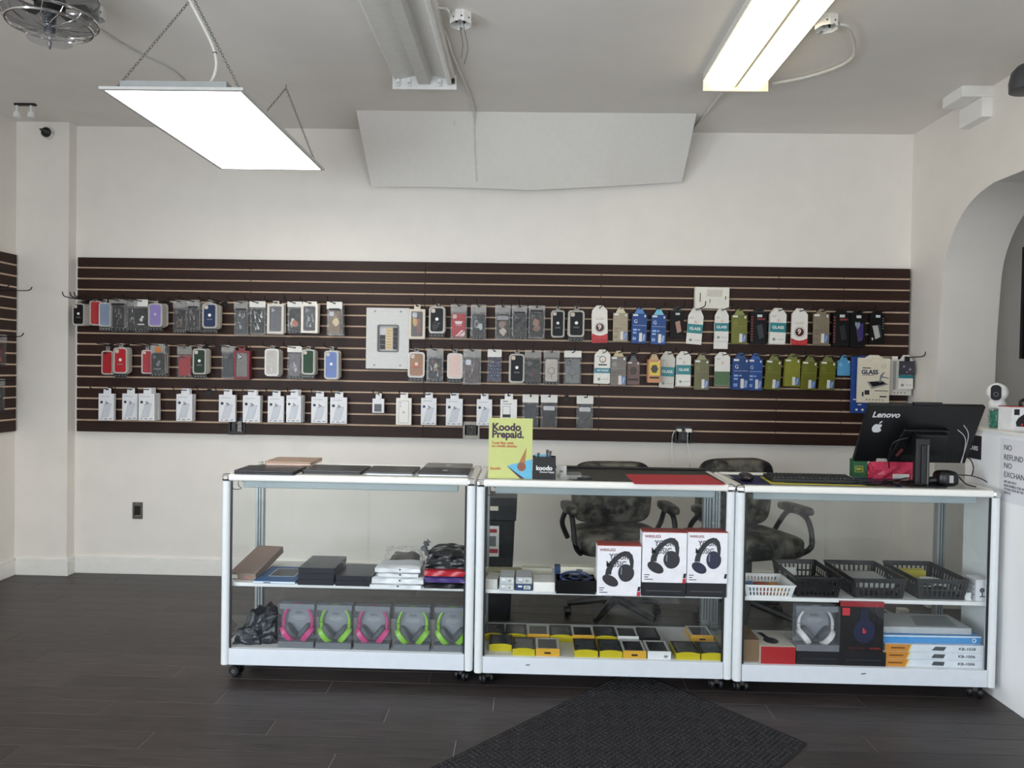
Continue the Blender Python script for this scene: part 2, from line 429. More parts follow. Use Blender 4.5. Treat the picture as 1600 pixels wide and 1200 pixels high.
# electrical breaker panel
p0, p1 = aty(574, 481, SY), aty(639.5, 577, SY)
cx, cz, W2, H2 = (p0.x + p1.x) / 2, (p0.z + p1.z) / 2, (p1.x - p0.x) / 2, (p0.z - p1.z) / 2
ep = thing('breaker_panel', 'pale grey metal breaker panel set in the slatwall', 'electrical panel', (cx, SY, cz))
PANM = mat('d3d3d1', .5, var=.05, bump=.12, scale=60)
ox0, ox1 = aty(592, 530, SY).x - cx, aty(623, 530, SY).x - cx
oz1, oz0 = aty(607, 509, SY).z - cz, aty(607, 549, SY).z - cz
obj('cover', B().frame(rrp(-W2, W2, -H2, H2, .004), rrp(ox0, ox1, oz0, oz1, .01), -.028, 0), PANM, ep, bevel=.002)
obj('door_rim', B().frame(rrp(ox0 - .006, ox1 + .006, oz0 - .006, oz1 + .006, .012), rrp(ox0 + .003, ox1 - .003, oz0 + .003, oz1 - .003, .009), -.031, -.02), mat('5c5a57', .4, .5), ep)
obj('inner_plate', B().box(ox0, ox1, -.012, -.002, oz0, oz1), mat('c9cbd0', .5), ep)
iw, ih = ox1 - ox0, oz1 - oz0
obj('label_card', B().box(ox0 + iw * .36, ox0 + iw * .70, -.014, -.011, oz0 + ih * .06, oz1 - ih * .06), mat('dcc6a0', .7), ep)
for k in range(3): obj('breaker', B().box(ox0 + iw * .08, ox0 + iw * .33, -.022, -.012, oz0 + ih * (.08 + .19 * k), oz0 + ih * (.25 + .19 * k)), mat('141212', .4), ep, bevel=.001)
for k in range(5): obj('breaker', B().box(ox0 + iw * .74, ox0 + iw * .94, -.022, -.012, oz0 + ih * (.08 + .17 * k), oz0 + ih * (.235 + .17 * k)), mat('141212', .4), ep, bevel=.001)
for k in range(7): obj('label_line', B().box(ox0 + iw * .42, ox0 + iw * .64, -.0148, -.0138, oz0 + ih * (.14 + .11 * k), oz0 + ih * (.155 + .11 * k)), mat('8a7448', .7), ep)
for sx in (-1, 1):
    for sz in (-1, 1): obj('screw', B().disc(sx * W2 * .6, sz * H2 * .88, .006, -.032, -.027), mat('6d6a66', .3, .8), ep)

# ================================================================== ceiling fittings
PW = mat('e4e2dc', .45, var=.04)
# hanging LED panel
lp = thing('led_panel_light', 'flat glowing LED ceiling panel hung on chains', 'ceiling light', (-1.498, 3.657, 2.62))
hw, hl = .302, .611
obj('frame', B().frame([(-hw, -hl), (hw, -hl), (hw, hl), (-hw, hl)], [(-hw + .017, -hl + .017), (hw - .017, -hl + .017), (hw - .017, hl - .017), (-hw + .017, hl - .017)], 0, .012, 'xy'), mat('cfcfcd', .4, .3), lp)
obj('diffuser', B().box(-hw + .017, hw - .017, -hl + .017, hl - .017, .001, .006), emis('fffaf2', 7), lp)
obj('back_plate', B().box(-hw + .01, hw - .01, -hl + .01, hl - .01, .0075, .012), mat('c2c4c4', .4, .5), lp)
obj('driver_box', B().box(-.225, .225, -hl + .02, -hl + .3, .0125, .045), mat('a9adad', .45, .6, bump=.05), lp, bevel=.002)
def chain(pa, pb, parent, name='chain'):
    b = B(); pa, pb = Vector(pa), Vector(pb); L_ = (pb - pa).length; n = max(3, int(L_ / .017)); d = (pb - pa).normalized()
    s1 = d.cross(Vector((0, 1, 0))).normalized(); s2 = d.cross(s1)
    for i in range(n):
        c = pa + d * (L_ * (i + .5) / n); s = s1 if i % 2 else s2
        P = [c + d * (.0115 * math.cos(t)) + s * (.0052 * math.sin(t)) for t in [2 * PI * k / 10 for k in range(11)]]
        b.tube(P, .0015, 5, caps=False)
    return obj(name, b, mat('9a9a98', .25, .9), parent)
for yy, zz in ((-hl + .06, 0), (hl - .06, 0)):
    apex = (-.03 if yy < 0 else .04, yy + (.2 if yy < 0 else .16), ZC - 2.62 - .02)
    for s in (-1, 1): chain((s * (hw - .03), yy, .013), apex, lp)
    obj('ceiling_hook', B().tube([apex, (apex[0], apex[1], ZC - 2.62)], .004, 6), STEEL, lp)
cab = [Vector((.02, -hl + .2, .045)), Vector((.10, -hl + .18, .12)), Vector((.115, -hl + .16, .22)), Vector((.06, -hl + .1, .36)), Vector((-.02, -hl + .02, ZC - 2.62))]
obj('power_cable', B().tube(catmull(cab, 6), .0065, 8), mat('dcdad2', .5), lp, True)
obj('cable_tie', B().torus((.115, -hl + .16, .22), .008, .002, 'z', 10, 5), BLACK, lp)

# fluorescent strip with bare channel, unlit
def fixture(x0, x1, y1, lit, label):
    y0 = y1 - 1.25; W_ = x1 - x0
    t = thing('fluorescent_fixture', label, 'ceiling light', ((x0 + x1) / 2, y1, ZC))
    L = -1.25; h = W_ / 2
    if not lit:
        pan = B().prism([(-h + .01, 0), (-h + .01, -.045), (-h + .02, -.05), (-.05, -.025), (.05, -.025), (h - .02, -.05), (h - .01, -.045), (h - .01, 0)], L, -.004, 'xz')
        obj('housing', pan, PW, t)
        obj('ballast_cover', B().prism([(-.045, -.026), (-.03, -.075), (.03, -.075), (.045, -.026)], L + .01, -.01), mat('cfcdc8', .45), t)
        obj('end_plate', B().rr(-h, h, -.1, -.02, .002, -.004, 0), mat('e9e8e6', .4), t)
        for sx in (-.145, -.085, .085):
            s_ = obj('lamp_holder', B().box(sx - .009, sx + .009, -.022, -.004, -.085, -.048), mat('f4f3f0', .4), t, bevel=.002)
            obj('contact_slot', B().torus((sx, -.0225, -.072), .0055, .0012, 'y', 10, 5), DARKM, s_)
        obj('fluorescent_tube', B().tube([(.142, L + .03, -.07), (.142, -.02, -.07)], .0127, 12), mat('e9e9e6', .25), t, True)
        obj('lamp_holder', B().box(.155, .17, -.03, -.004, -.07, -.045), DARKM, t)
    else:
        obj('housing', B().box(-h + .01, h - .01, L, -.006, -.03, 0), PW, t)
        for s in (-1, 1):
            obj('lens', B().prism([(s * .009, -.04), (s * .014, -.066), (s * .045, -.09), (s * .115, -.09), (s * .156, -.066), (s * .166, -.032), (s * .009, -.032)], L, -.008), emis('fff1cc', 3.8), t)
        obj('spine', B().box(-.0075, .0075, L, -.008, -.078, -.03), mat('e6dfc6', .5), t)
        obj('end_plate', B().rr(-h, h, -.1, -.005, .002, -.006, 0), mat('d9d4bd', .45), t)
        obj('side_rail', B().box(-h, -h + .008, L, -.006, -.04, 0).box(h - .008, h, L, -.006, -.04, 0), PW, t)
    return t
fixture(-.787, -.428, 4.16, False, 'unlit fluorescent fixture with one bare tube on the ceiling')
fixture(.942, 1.30, 4.148, True, 'lit double fluorescent ceiling fixture with glowing lenses')

# junction boxes
def jbox(px, py, label, ang=0):
    p = atz(px, py, ZC)
    t = thing('junction_box', label, 'junction box', (p.x, p.y, ZC), (0, 0, ang))
    R = .053
    b = B(); o8 = [(R * math.cos(2 * PI * (k + .5) / 8), R * math.sin(2 * PI * (k + .5) / 8)) for k in range(8)]
    i8 = [(x * .94, y_ * .94) for x, y_ in o8]
    b.frame(o8, i8, -.052, 0, 'xy')
    obj('box_wall', b, mat('e6e4df', .45, var=.08, scale=80), t)
    obj('box_inside', B().prism(i8, -.004, 0, 'xy'), mat('2b2928', .6), t)
    obj('mounting_ear', B().box(-.006, .006, -.052, -.03, -.052, -.048).box(-.006, .006, .03, .052, -.052, -.048), STEEL, t)
    obj('wire_nut', B().tube([(.012, .01, -.01), (.018, .0, -.04)], .006, 7).tube([(-.015, .005, -.01), (-.02, -.004, -.038)], .006, 7), mat('1a1a1e', .4), t)
    for k in range(3):
        a = 2 * PI * k / 8 - 2.2
        obj('knockout', B().tube([(R * .915 * math.cos(a), R * .915 * math.sin(a), -.03), (R * .97 * math.cos(a), R * .97 * math.sin(a), -.03)], .004, 8), DARKM, t)
    return t
j1 = jbox(720, 22, 'open white junction box with dangling wires by unlit fixture')
q = j1.location
for k, s in enumerate((.0, .014)):
    obj('wire', B().tube(catmull([(s - .004, 0, -.02), (s + .006 * k, -.004, -.08), (s + .012 + .01 * k, 0, -.14 - .02 * k), (s + .004, .01, -.2 - .03 * k)], 6), .0013, 5), mat('3a3633', .5), j1, True)
jbox(1292, 28, 'open white junction box beside the lit fluorescent fixture', .3)
jbox(146, 12, 'open grey junction box on the ceiling beside the caged fan', .2)
# flexible conduits
CONDM = mat('d9d7d0', .45, .1)
def conduit(label, pts, r=.008, ribs=True, name='flexible_conduit'):
    P = catmull(pts, 10)
    if ribs:
        Q = []; RS = []
        for i in range(len(P) - 1):
            n = max(2, int((P[i + 1] - P[i]).length / .006))
            for k in range(n):
                Q.append(P[i].lerp(P[i + 1], k / n)); RS.append(r * (1.0 if len(Q) % 2 else .86))
        b = B().tube(Q, r, 7, rs=RS)
    else: b = B().tube(P, r, 7)
    return tag(obj(name, b, CONDM, None, True), label, 'conduit')
def cz_(px, py, z=ZC - .01): return atz(px, py, z)
conduit('short ribbed conduit from the unlit fixture to its junction box', [Vector((-.45, 3.40, ZC - .012)), cz_(692, 13), cz_(700, 16, ZC - .014), Vector((q.x - .048, q.y, ZC - .02))], .0085)
conduit('long white conduit running down the sloped board by unlit fixture', [Vector((-.44, 3.62, ZC - .012)), cz_(701, 66, ZC - .018), cz_(708, 88, ZC - .016), cz_(730, 139, ZC - .012), cz_(737, 158, ZC - .012), aty(741, 182, 4.79), aty(742.5, 230, 4.93), aty(745, 285, 5.075)], .0075)
conduit('ribbed white conduit looping from junction box to the lit fixture', [cz_(1311, 38, ZC - .03), cz_(1326, 43, ZC - .03), cz_(1335, 64, ZC - .025), cz_(1334, 87, ZC - .02), cz_(1310, 104, ZC - .02), cz_(1262, 120, ZC - .02), cz_(1206, 131, ZC - .03)], .009)
conduit('thin white conduit from the lit fixture end to the wall', [cz_(1128, 146, ZC - .02), cz_(1110, 168, ZC - .015), cz_(1096, 186, ZC - .012), Vector((1.085, 5.10, ZC - .012)), Vector((1.08, 5.15, ZC - .04))], .007, False)
conduit('thin grey cable on the ceiling from the fan box to LED panel', [cz_(152, 44, ZC - .008), cz_(195, 72, ZC - .008), cz_(240, 95, ZC - .008), cz_(272, 112, ZC - .008), cz_(288, 128, ZC - .008)], .0055, False, 'ceiling_cable')

# caged fan lamp, top left
fl = thing('caged_fan_light', 'chrome caged ceiling fan light in the upper left corner', 'fan light', (-2.107, 3.2, ZC))
obj('canopy', B().lathe([(.075, 0), (.075, -.02), (.05, -.035), (.02, -.04)], 24), CHROME, fl, True)
obj('stem', B().lathe([(.016, -.03), (.016, -.09)] , 14), CHROME, fl, True)
obj('shade_ring', B().frame([(.19 * math.cos(2 * PI * k / 32), .19 * math.sin(2 * PI * k / 32)) for k in range(32)], [(.183 * math.cos(2 * PI * k / 32), .183 * math.sin(2 * PI * k / 32)) for k in range(32)], -.17, -.06, 'xy'), clear((.75, .75, .76), .12, '77777a', 1.5, .08), fl, True)
for zz, rr_ in ((-.06, .188), (-.17, .188), (-.2, .165)): obj('cage_ring', B().torus((0, 0, zz), rr_, .006, 'z', 32, 6), CHROME, fl, True)
for k in range(16):
    a = 2 * PI * k / 16
    obj('cage_wire', B().tube(catmull([(.03 * math.cos(a), .03 * math.sin(a), -.215), (.1 * math.cos(a + .25), .1 * math.sin(a + .25), -.215), (.165 * math.cos(a + .4), .165 * math.sin(a + .4), -.2), (.188 * math.cos(a + .45), .188 * math.sin(a + .45), -.17)], 4), .0018, 5), CHROME, fl, True)
obj('motor', B().lathe([(.05, -.06), (.06, -.08), (.06, -.12), (.04, -.14)], 20), DARKM, fl, True)
for k in range(5):
    a = 2 * PI * k / 5 + .3
    obj('fan_blade', B().prism([(.05 * math.cos(a - .25), .05 * math.sin(a - .25)), (.155 * math.cos(a - .3), .155 * math.sin(a - .3)), (.16 * math.cos(a + .15), .16 * math.sin(a + .15)), (.05 * math.cos(a + .25), .05 * math.sin(a + .25))], -.112, -.108, 'xy'), mat('3b3a3a', .3, .3), fl)
prof = []
for k in range(9): prof += [(.03 - .001 * k, -.14 - .012 * k), (.022, -.146 - .012 * k)]
obj('crystal_column', B().lathe(prof, 16), mat('6d7076', .1, .8), fl, True)
obj('glass_disc', B().lathe([(.004, -.258), (.085, -.262), (.087, -.266), (.004, -.268)], 28), clear((.86, .86, .86), .2, 'c8c8c8', 1.5, .05), fl, True)
obj('finial', B().lathe([(.004, -.262), (.009, -.275), (.006, -.29), (.009, -.297), (.002, -.305)], 12), CHROME, fl, True)
# little ceiling track lamp and dome camera in the left corner
p = atz(39, 162, ZC)
tl = thing('track_light', 'tiny black track with two white lamps in left ceiling corner', 'track light', (p.x, p.y, ZC))
obj('track', B().box(-.065, .07, -.012, .012, -.012, 0), BLACK, tl)
for s in (-.052, .04):
    h_ = obj('lamp_head', B().lathe([(.008, -.012), (.008, -.05), (.02, -.055), (.022, -.09), (.016, -.092)], 14), mat('e8e8e4', .3), tl, True); h_.location.x = s
p = aty(73, 207, 5.06)
sc = thing('security_camera', 'small dark dome camera high on the white pillar', 'camera', (p.x, 5.075, p.z))
obj('mount', B().lathe([(.045, 0), (.045, -.012), (.03, -.02)], 18, ax='y'), mat('d8d6d2', .4), sc, True)
obj('arm', B().tube([(-.04, -.02, .02), (.0, -.045, .004), (.055, -.06, -.018)], .008, 8), mat('3a3836', .4), sc, True)
obj('lens_dome', B().lathe([(.034, -.018), (.032, -.03), (.022, -.042), (.004, -.048)], 18, ax='y'), BLACK, sc, True)
# wooden corner bracket and dark wall lamp at right
wbk = thing('corner_bracket', 'white boxed L-shaped bracket where the ceiling meets right wall', 'bracket', (XR, 4.29, ZC))
obj('top_arm', B().box(-.175, 0, 0, .2, -.062, 0), TRIMP, wbk, bevel=.002)
obj('drop_arm', B().box(-.062, 0, 0, .22, -.175, -.0625), TRIMP, wbk, bevel=.002)
p = atx(1607, 118, XR - .12)
dl = thing('wall_spotlight', 'dark grey round wall lamp cut off at the right photo edge', 'lamp', (XR, p.y, p.z))
obj('shade', B().lathe([(.01, .06), (.05, .05), (.075, .02), (.085, -.03), (.083, -.075), (.072, -.08)], 24, (-.12, 0, 0)), mat('4a4b4e', .45, .2), dl, True)
obj('arm', B().tube([(0, 0, .08), (-.06, 0, .085), (-.12, 0, .055)], .01, 8), mat('3a3a3c', .4), dl, True)
# framed dark picture in the next room
fr_ = thing('picture_frame', 'black framed picture on the grey wall beyond the arch', 'picture', (3.75, YB, 2.0))
obj('frame', B().frame([(-.375, -.375), (.375, -.375), (.375, .39), (-.375, .39)], [(-.34, -.34), (.34, -.34), (.34, .355), (-.34, .355)], -.03, 0), mat('0b0a0a', .35), fr_)
obj('print', B().box(-.34, .34, -.01, -.004, -.34, .355), mat('3b221f', .4, var=.4, scale=8), fr_)

# ================================================================== hanging packs on the slatwall hooks
def poly(cx, cz, pts): return [(cx + x, cz + z) for x, z in pts]
TXT = mat('e9e9e9', .5, var=0); GREYT = mat('8b8b8b', .6, var=0)
def art(t, case, a, w, x0, x1, z0, z1, y):
    """flat print on a phone case; a = (kind, colours...)"""
    W_, H_ = x1 - x0, z1 - z0
    U = lambda u, v: (x0 + W_ * u, z0 + H_ * v)
    k, cs = a[0], a[1:]
    P = lambda nm, b, c, r=.4: obj(nm, b, mat(c, r), case)
    if k == 'blobs':
        rg = random.Random(cs[0])
        for i, c in enumerate(cs[1:]):
            cx, cz_0 = rg.uniform(.3, .7), rg.uniform(.2, .7); n = 9
            pts = [U(min(.94, max(.06, cx + rg.uniform(.14, .34) * math.cos(2 * PI * q / n))), min(.95, max(.05, cz_0 + rg.uniform(.1, .24) * math.sin(2 * PI * q / n)))) for q in range(n)]
            P('print', B().prism(pts, y - .0006 - .0003 * i, y), c)
    elif k == 'shards':
        rg = random.Random(cs[0])
        for i, c in enumerate(cs[1:]):
            b = B()
            for q in range(4):
                u, v_ = rg.uniform(.15, .8), rg.uniform(.1, .8)
                b.prism([U(u, v_), U(min(.97, u + rg.uniform(.05, .2)), min(.97, v_ + rg.uniform(.0, .1))), U(max(.03, min(.95, u + rg.uniform(-.1, .15))), min(.97, v_ + rg.uniform(.12, .3)))], y - .0006 - .0003 * i, y)
            P('print', b, c)
    elif k == 'lines':
        rg = random.Random(cs[0])
        for i, c in enumerate(cs[1:]):
            b = B()
            for q in range(3):
                pts = [U(rg.uniform(.2, .8), v_) for v_ in (.12, .28, .42, .56)]
                b.tube(catmull([(p[0], y - .0006, p[1]) for p in pts], 4), .0011, 4)
            P('line_print', b, c)
    elif k == 'ring':
        P('magnet_ring', B().torus(((x0 + x1) / 2, y - .0005, z0 + H_ * .48), W_ * .27, .0021, 'y', 20, 5), cs[0], .3)
        P('magnet_bar', B().box((x0 + x1) / 2 - .0015, (x0 + x1) / 2 + .0015, y - .0015, y, z0 + H_ * .12, z0 + H_ * .3), cs[0], .3)
    elif k == 'sport':
        for i in range(3):
            P('stripe', B().prism([U(.28 + .22 * i, .03), U(.40 + .22 * i, .03), U(min(.97, .86 + .22 * i), .28 - (0 if i < 1 else .09 * i)), U(min(.97, .74 + .22 * i), .30 - (0 if i < 1 else .05 * i))], y - .0006, y), cs[0])
        for dx, rot in ((-.17, .6), (0, 0), (.17, -.6)):
            cx, cz_0 = U(.5 + dx, .62)
            pts = []
            for q in range(10):
                aa = 2 * PI * q / 10; ex, ez = W_ * .09 * math.sin(aa), H_ * .075 * math.cos(aa)
                pts.append((cx + ex * math.cos(rot) - ez * math.sin(rot), cz_0 + ex * math.sin(rot) + ez * math.cos(rot)))
            P('trefoil_leaf', B().prism(pts, y - .0006, y), cs[0])
        P('print', B().prism([U(.28, .5), U(.72, .5), U(.72, .52), U(.28, .52)], y - .0007, y), cs[0])
    elif k == 'diamonds':
        b = B()
        for i in range(4):
            for j in range(6):
                cx, cz_0 = U(.14 + .24 * i + (.12 if j % 2 else 0) * (i < 3), .08 + .15 * j)
                b.prism([(cx, cz_0 - .005), (cx + .004, cz_0), (cx, cz_0 + .005), (cx - .004, cz_0)], y - .0006, y)
        P('diamond_print', b, cs[0])
    elif k == 'text':
        P('print', B().disc(*U(.62, .58), W_ * .12, y - .0006, y, rz=W_ * .1), cs[0]); P('print', B().disc(*U(.52, .45), W_ * .13, y - .0006, y, rz=W_ * .15), cs[0])
        P('print', B().box(*[U(.22, 0)[0], U(.78, 0)[0]], y - .0006, y, U(0, .2)[1], U(0, .26)[1]), cs[0])
def camera_bump(case, style, x0, x1, z1, w, y):
    s = w * .25
    if style == 'hole': obj('camera_cutout', B().rr(x0 + w * .05, x0 + w * .05 + s, z1 - w * .06 - s, z1 - w * .06, s * .3, y - .0008, y), mat('c9bdb0', .5), case)
    elif style == 'lens':
        m_ = obj('camera_module', B().rr(x0 + w * .05, x0 + w * .05 + s * 1.15, z1 - w * .06 - s * 1.25, z1 - w * .06, s * .3, y - .0015, y), mat('2c2c2f', .3), case)
        for i, (u, v_) in enumerate(((.35, .72), (.35, .28), (.75, .5))): obj('lens', B().disc(x0 + w * .05 + s * 1.15 * u, z1 - w * .06 - s * 1.25 * (1 - v_), s * .19, y - .0022, y - .0015, 10), mat('b9bbc0', .2, .5), m_)
    elif style == 'sq': obj('camera_cutout', B().rr(x0 + w * .04, x0 + w * .04 + s * 1.2, z1 - w * .05 - s * 1.2, z1 - w * .05, s * .35, y - .001, y), mat('aeb2ba', .3, .3), case)
    elif style == 'pill': obj('camera_cutout', B().rr(x0 + w * .06, x0 + w * .42, z1 - w * .2, z1 - w * .06, w * .06, y - .001, y), mat('1a1414', .4), case)
    elif style == 'bar': obj('camera_bar', B().rr(x0 + w * .03, x1 - w * .03, z1 - w * .36, z1 - w * .1, w * .06, y - .0015, y), mat('c9cace', .3), case)
def icons(t, w, z, y, n=4, col='e8e8e8', r=.0022):
    b = B()
    for i in range(n): b.disc(-w * .33 + w * .66 * i / (n - 1), z, r, y - .0006, y, 8)
    obj('icon_row', b, mat(col, .5), t)
def k_tray(t, w, h, up, col='111114', strip=False, logo=True, cam='hole', a=None, rough=.45, body=None, dot='f2f2f2', rim=TRAY, fig=.86):
    hb = h * (.845 if strip else 1)
    obj('tray', B().frame(rrp(-w / 2, w / 2, -hb, 0, w * .2), rrp(-w * .39, w * .39, -hb + w * .1, -w * .1, w * .14), -.004, .009), rim, t)
    obj('tray_back', B().rr(-w * .47, w * .47, -hb + .002, -.002, w * .18, .0055, .0085), TRAY, t)
    x0, x1, z0, z1 = -w * .41, w * .41, -hb + w * .08, -w * .08
    c = obj('case', B().rr(x0, x1, z0, z1, w * .15, -.003, .005), mat(col, rough, spec=.3), t, bevel=.001)
    camera_bump(c, cam, x0, x1, z1, w, -.003)
    if logo:
        obj('logo_dot', B().disc(w * .0, z0 + (z1 - z0) * .53, w * .105, -.0042, -.003, 14), mat(dot, .5), c)
        obj('print_line', B().box(-w * .17, w * .17, -.0036, -.003, z0 + (z1 - z0) * .355, z0 + (z1 - z0) * .37).box(-w * .2, w * .2, -.0036, -.003, z0 + (z1 - z0) * .32, z0 + (z1 - z0) * .335), GREYT, c)
    if a: art(t, c, a, w, x0, x1, z0, z1, -.003)
    obj('hang_tab', B().frame(rrp(-w * .16, w * .16, -.004, up, .004), rrp(-.005, .005, up - .013, up - .005, .003), .004, .006), HEADC, t)
    if strip:
        obj('pouch', B().rr(-w * .5, w * .5, -h, -hb * .5, .002, .006, .0085), POUCH, t)
        obj('icon_strip', B().box(-w * .42, w * .42, .0045, .006, -h + .004, -hb - .003), mat('1b1b1d', .4), t)
        icons(t, w, (-h - hb) / 2, .0045)
def k_pouch(t, w, h, up, col='141416', head='white', label=False, cam='lens', a=None, inset=.13, rough=.35, strip=True, sticker=None):
    obj('pouch', B().rr(-w / 2, w / 2, -h, up * .6, .003, -.0062, -.0055).rr(-w / 2, w / 2, -h, up * .6, .003, .007, .0077), POUCH, t)
    hz = -h * (.17 if head else .08)
    if head: obj('header', B().frame(rrp(-w / 2, w / 2, hz + h * .04, up, .003), rrp(-.008, .008, up - .016, up - .007, .003), -.0075, -.0065), mat('e3e1dc', .5) if head == 'white' else HEADC, t)
    if label: obj('label_strip', B().box(-w * .36, w * .36, -.0082, -.0075, hz, hz + h * .065), mat('0e0e10', .4), t)
    x0, x1, z0, z1 = -w * (.5 - inset), w * (.5 - inset), -h * (.90 if strip else .95), hz - h * .02
    c = obj('case', B().rr(x0, x1, z0, z1, w * .1, -.004, .006), mat(col, rough, spec=.3), t, bevel=.001)
    if cam: camera_bump(c, cam, x0, x1, z1, w, -.004)
    if a: art(t, c, a, w, x0, x1, z0, z1, -.004)
    if strip:
        obj('icon_strip', B().box(-w * .44, w * .44, -.0068, -.0062, -h + .002, -h * .92), mat('19191b', .4), t); icons(t, w, -h * .955, -.0068)
    if sticker: obj('price_sticker', B().disc(w * .05, -h * .05, w * .2, -.0095, -.0085), mat(sticker, .5), t)
def k_wframe(t, w, h, up, col='222226', a=None, cam='lens', rim='ece7dd', tabbed=False):
    obj('window_box', B().frame(rrp(-w / 2, w / 2, -h, 0, .004), rrp(-w * .36, w * .36, -h * .94, -h * .07, .006), -.006, .008), mat(rim, .5), t)
    obj('box_back', B().box(-w * .49, w * .49, .008, .0095, -h + .001, -.001), mat(rim, .6), t)
    x0, x1, z0, z1 = -w * .34, w * .34, -h * .92, -h * .09
    c = obj('case', B().rr(x0, x1, z0, z1, w * .1, -.002, .006), mat(col, .3), t)
    camera_bump(c, cam, x0, x1, z1, w, -.002)
    if a: art(t, c, a, w, x0, x1, z0, z1, -.002)
    obj('window_film', B().box(-w * .36, w * .36, -.0055, -.0048, -h * .94, -h * .07), POUCH, t)
    obj('hang_tab', B().frame(rrp(-w * (.42 if tabbed else .2), w * (.42 if tabbed else .2), -.003, up + .002, .002), rrp(-w * .1, w * .1, up - .013, up - .004, .004), .002, .004), mat(rim, .5), t)
def k_wbox(t, w, h, up, badge='33343a', variant=0, body='e4e5e8', th=.026):
    obj('carton', B().box(-w / 2, w / 2, 0, th, -h, 0), mat(body, .45, var=.03), t, bevel=.001)
    obj('hang_tab', B().frame(rrp(-w * .25, w * .25, -.002, up + .004, .002), rrp(-w * .1, w * .1, up - .01, up - .003, .002), th * .5, th * .5 + .0015), mat(body, .5), t)
    if variant == 0:
        obj('badge', B().disc(-w * .3, -h * .32, w * .09, -.0006, 0, 14), mat(badge, .5), t)
        ph = [(-w * .12, -h * .38), (w * .34, -h * .36), (w * .14, -h * .86), (-w * .31, -h * .88)]
        obj('phone_outline', B().prism(ph, -.0005, 0), mat('8d8f96', .5), t)
        cx, cz_0 = sum(p[0] for p in ph) / 4, sum(p[1] for p in ph) / 4
        obj('phone_print', B().prism([(cx + (x - cx) * .95, cz_0 + (z - cz_0) * .97) for x, z in ph], -.0009, -.0004), mat('cbced6' if random.random() < .7 else 'c3ced9', .4), t)
        obj('camera_print', B().disc(0, -h * .31, w * .045, -.0012, -.0004, 8).disc(w * .09, -h * .35, w * .045, -.0012, -.0004, 8).disc(w * .0, -h * .38, w * .04, -.0012, -.0004, 8), mat('2b2c33', .4), t)
        obj('title_print', B().box(-w * .36, w * .22, -.0005, 0, -h * .12, -h * .095), mat('b7b9be', .5), t)
        obj('footer_print', B().box(-w * .38, -w * .24, -.0005, 0, -h * .945, -h * .92).box(-w * .12, w * .08, -.0005, 0, -h * .955, -h * .925).box(w * .2, w * .38, -.0005, 0, -h * .945, -h * .92), mat('6d7078', .5), t)
    elif variant == 1:
        obj('phone_outline', B().frame(rrp(-w * .33, w * .33, -h * .93, -h * .1, w * .09), rrp(-w * .31, w * .31, -h * .92, -h * .11, w * .08), -.0006, 0), mat('77777a', .5), t)
        obj('camera_print', B().disc(-w * .2, -h * .18, w * .06, -.0006, 0, 10).disc(-w * .2, -h * .3, w * .06, -.0006, 0, 10), mat('bdbdbf', .5), t)
        obj('logo_print', B().box(-w * .07, w * .07, -.0006, 0, -h * .55, -h * .53).box(-w * .04, w * .04, -.0006, 0, -h * .51, -h * .49), mat('333336', .5), t)
    elif variant == 2:
        obj('window', B().rr(-w * .34, w * .3, -h * .92, -h * .38, .003, -.0006, 0), mat('3a3b40', .3), t)
    elif variant == 3:
        obj('title_print', B().box(-w * .36, -w * .05, -.0005, 0, -h * .1, -h * .07).box(-w * .36, w * .2, -.0005, 0, -h * .2, -h * .18), mat('444448', .5), t)
        obj('phone_outline', B().frame(rrp(-w * .36, w * .1, -h * .8, -h * .28, .004), rrp(-w * .33, w * .07, -h * .78, -h * .3, .003), -.0006, 0), mat('9c9ca0', .5), t)
        obj('label_bar', B().box(-w * .36, w * .12, -.0008, 0, -h * .74, -h * .62), mat('2a2a2c', .5), t)
def tabpoly(w, h, up, s=.33):
    return [(-w * .34, -.002), (w * .34, -.002), (w * .1, up + .004), (-w * .1, up + .004)]
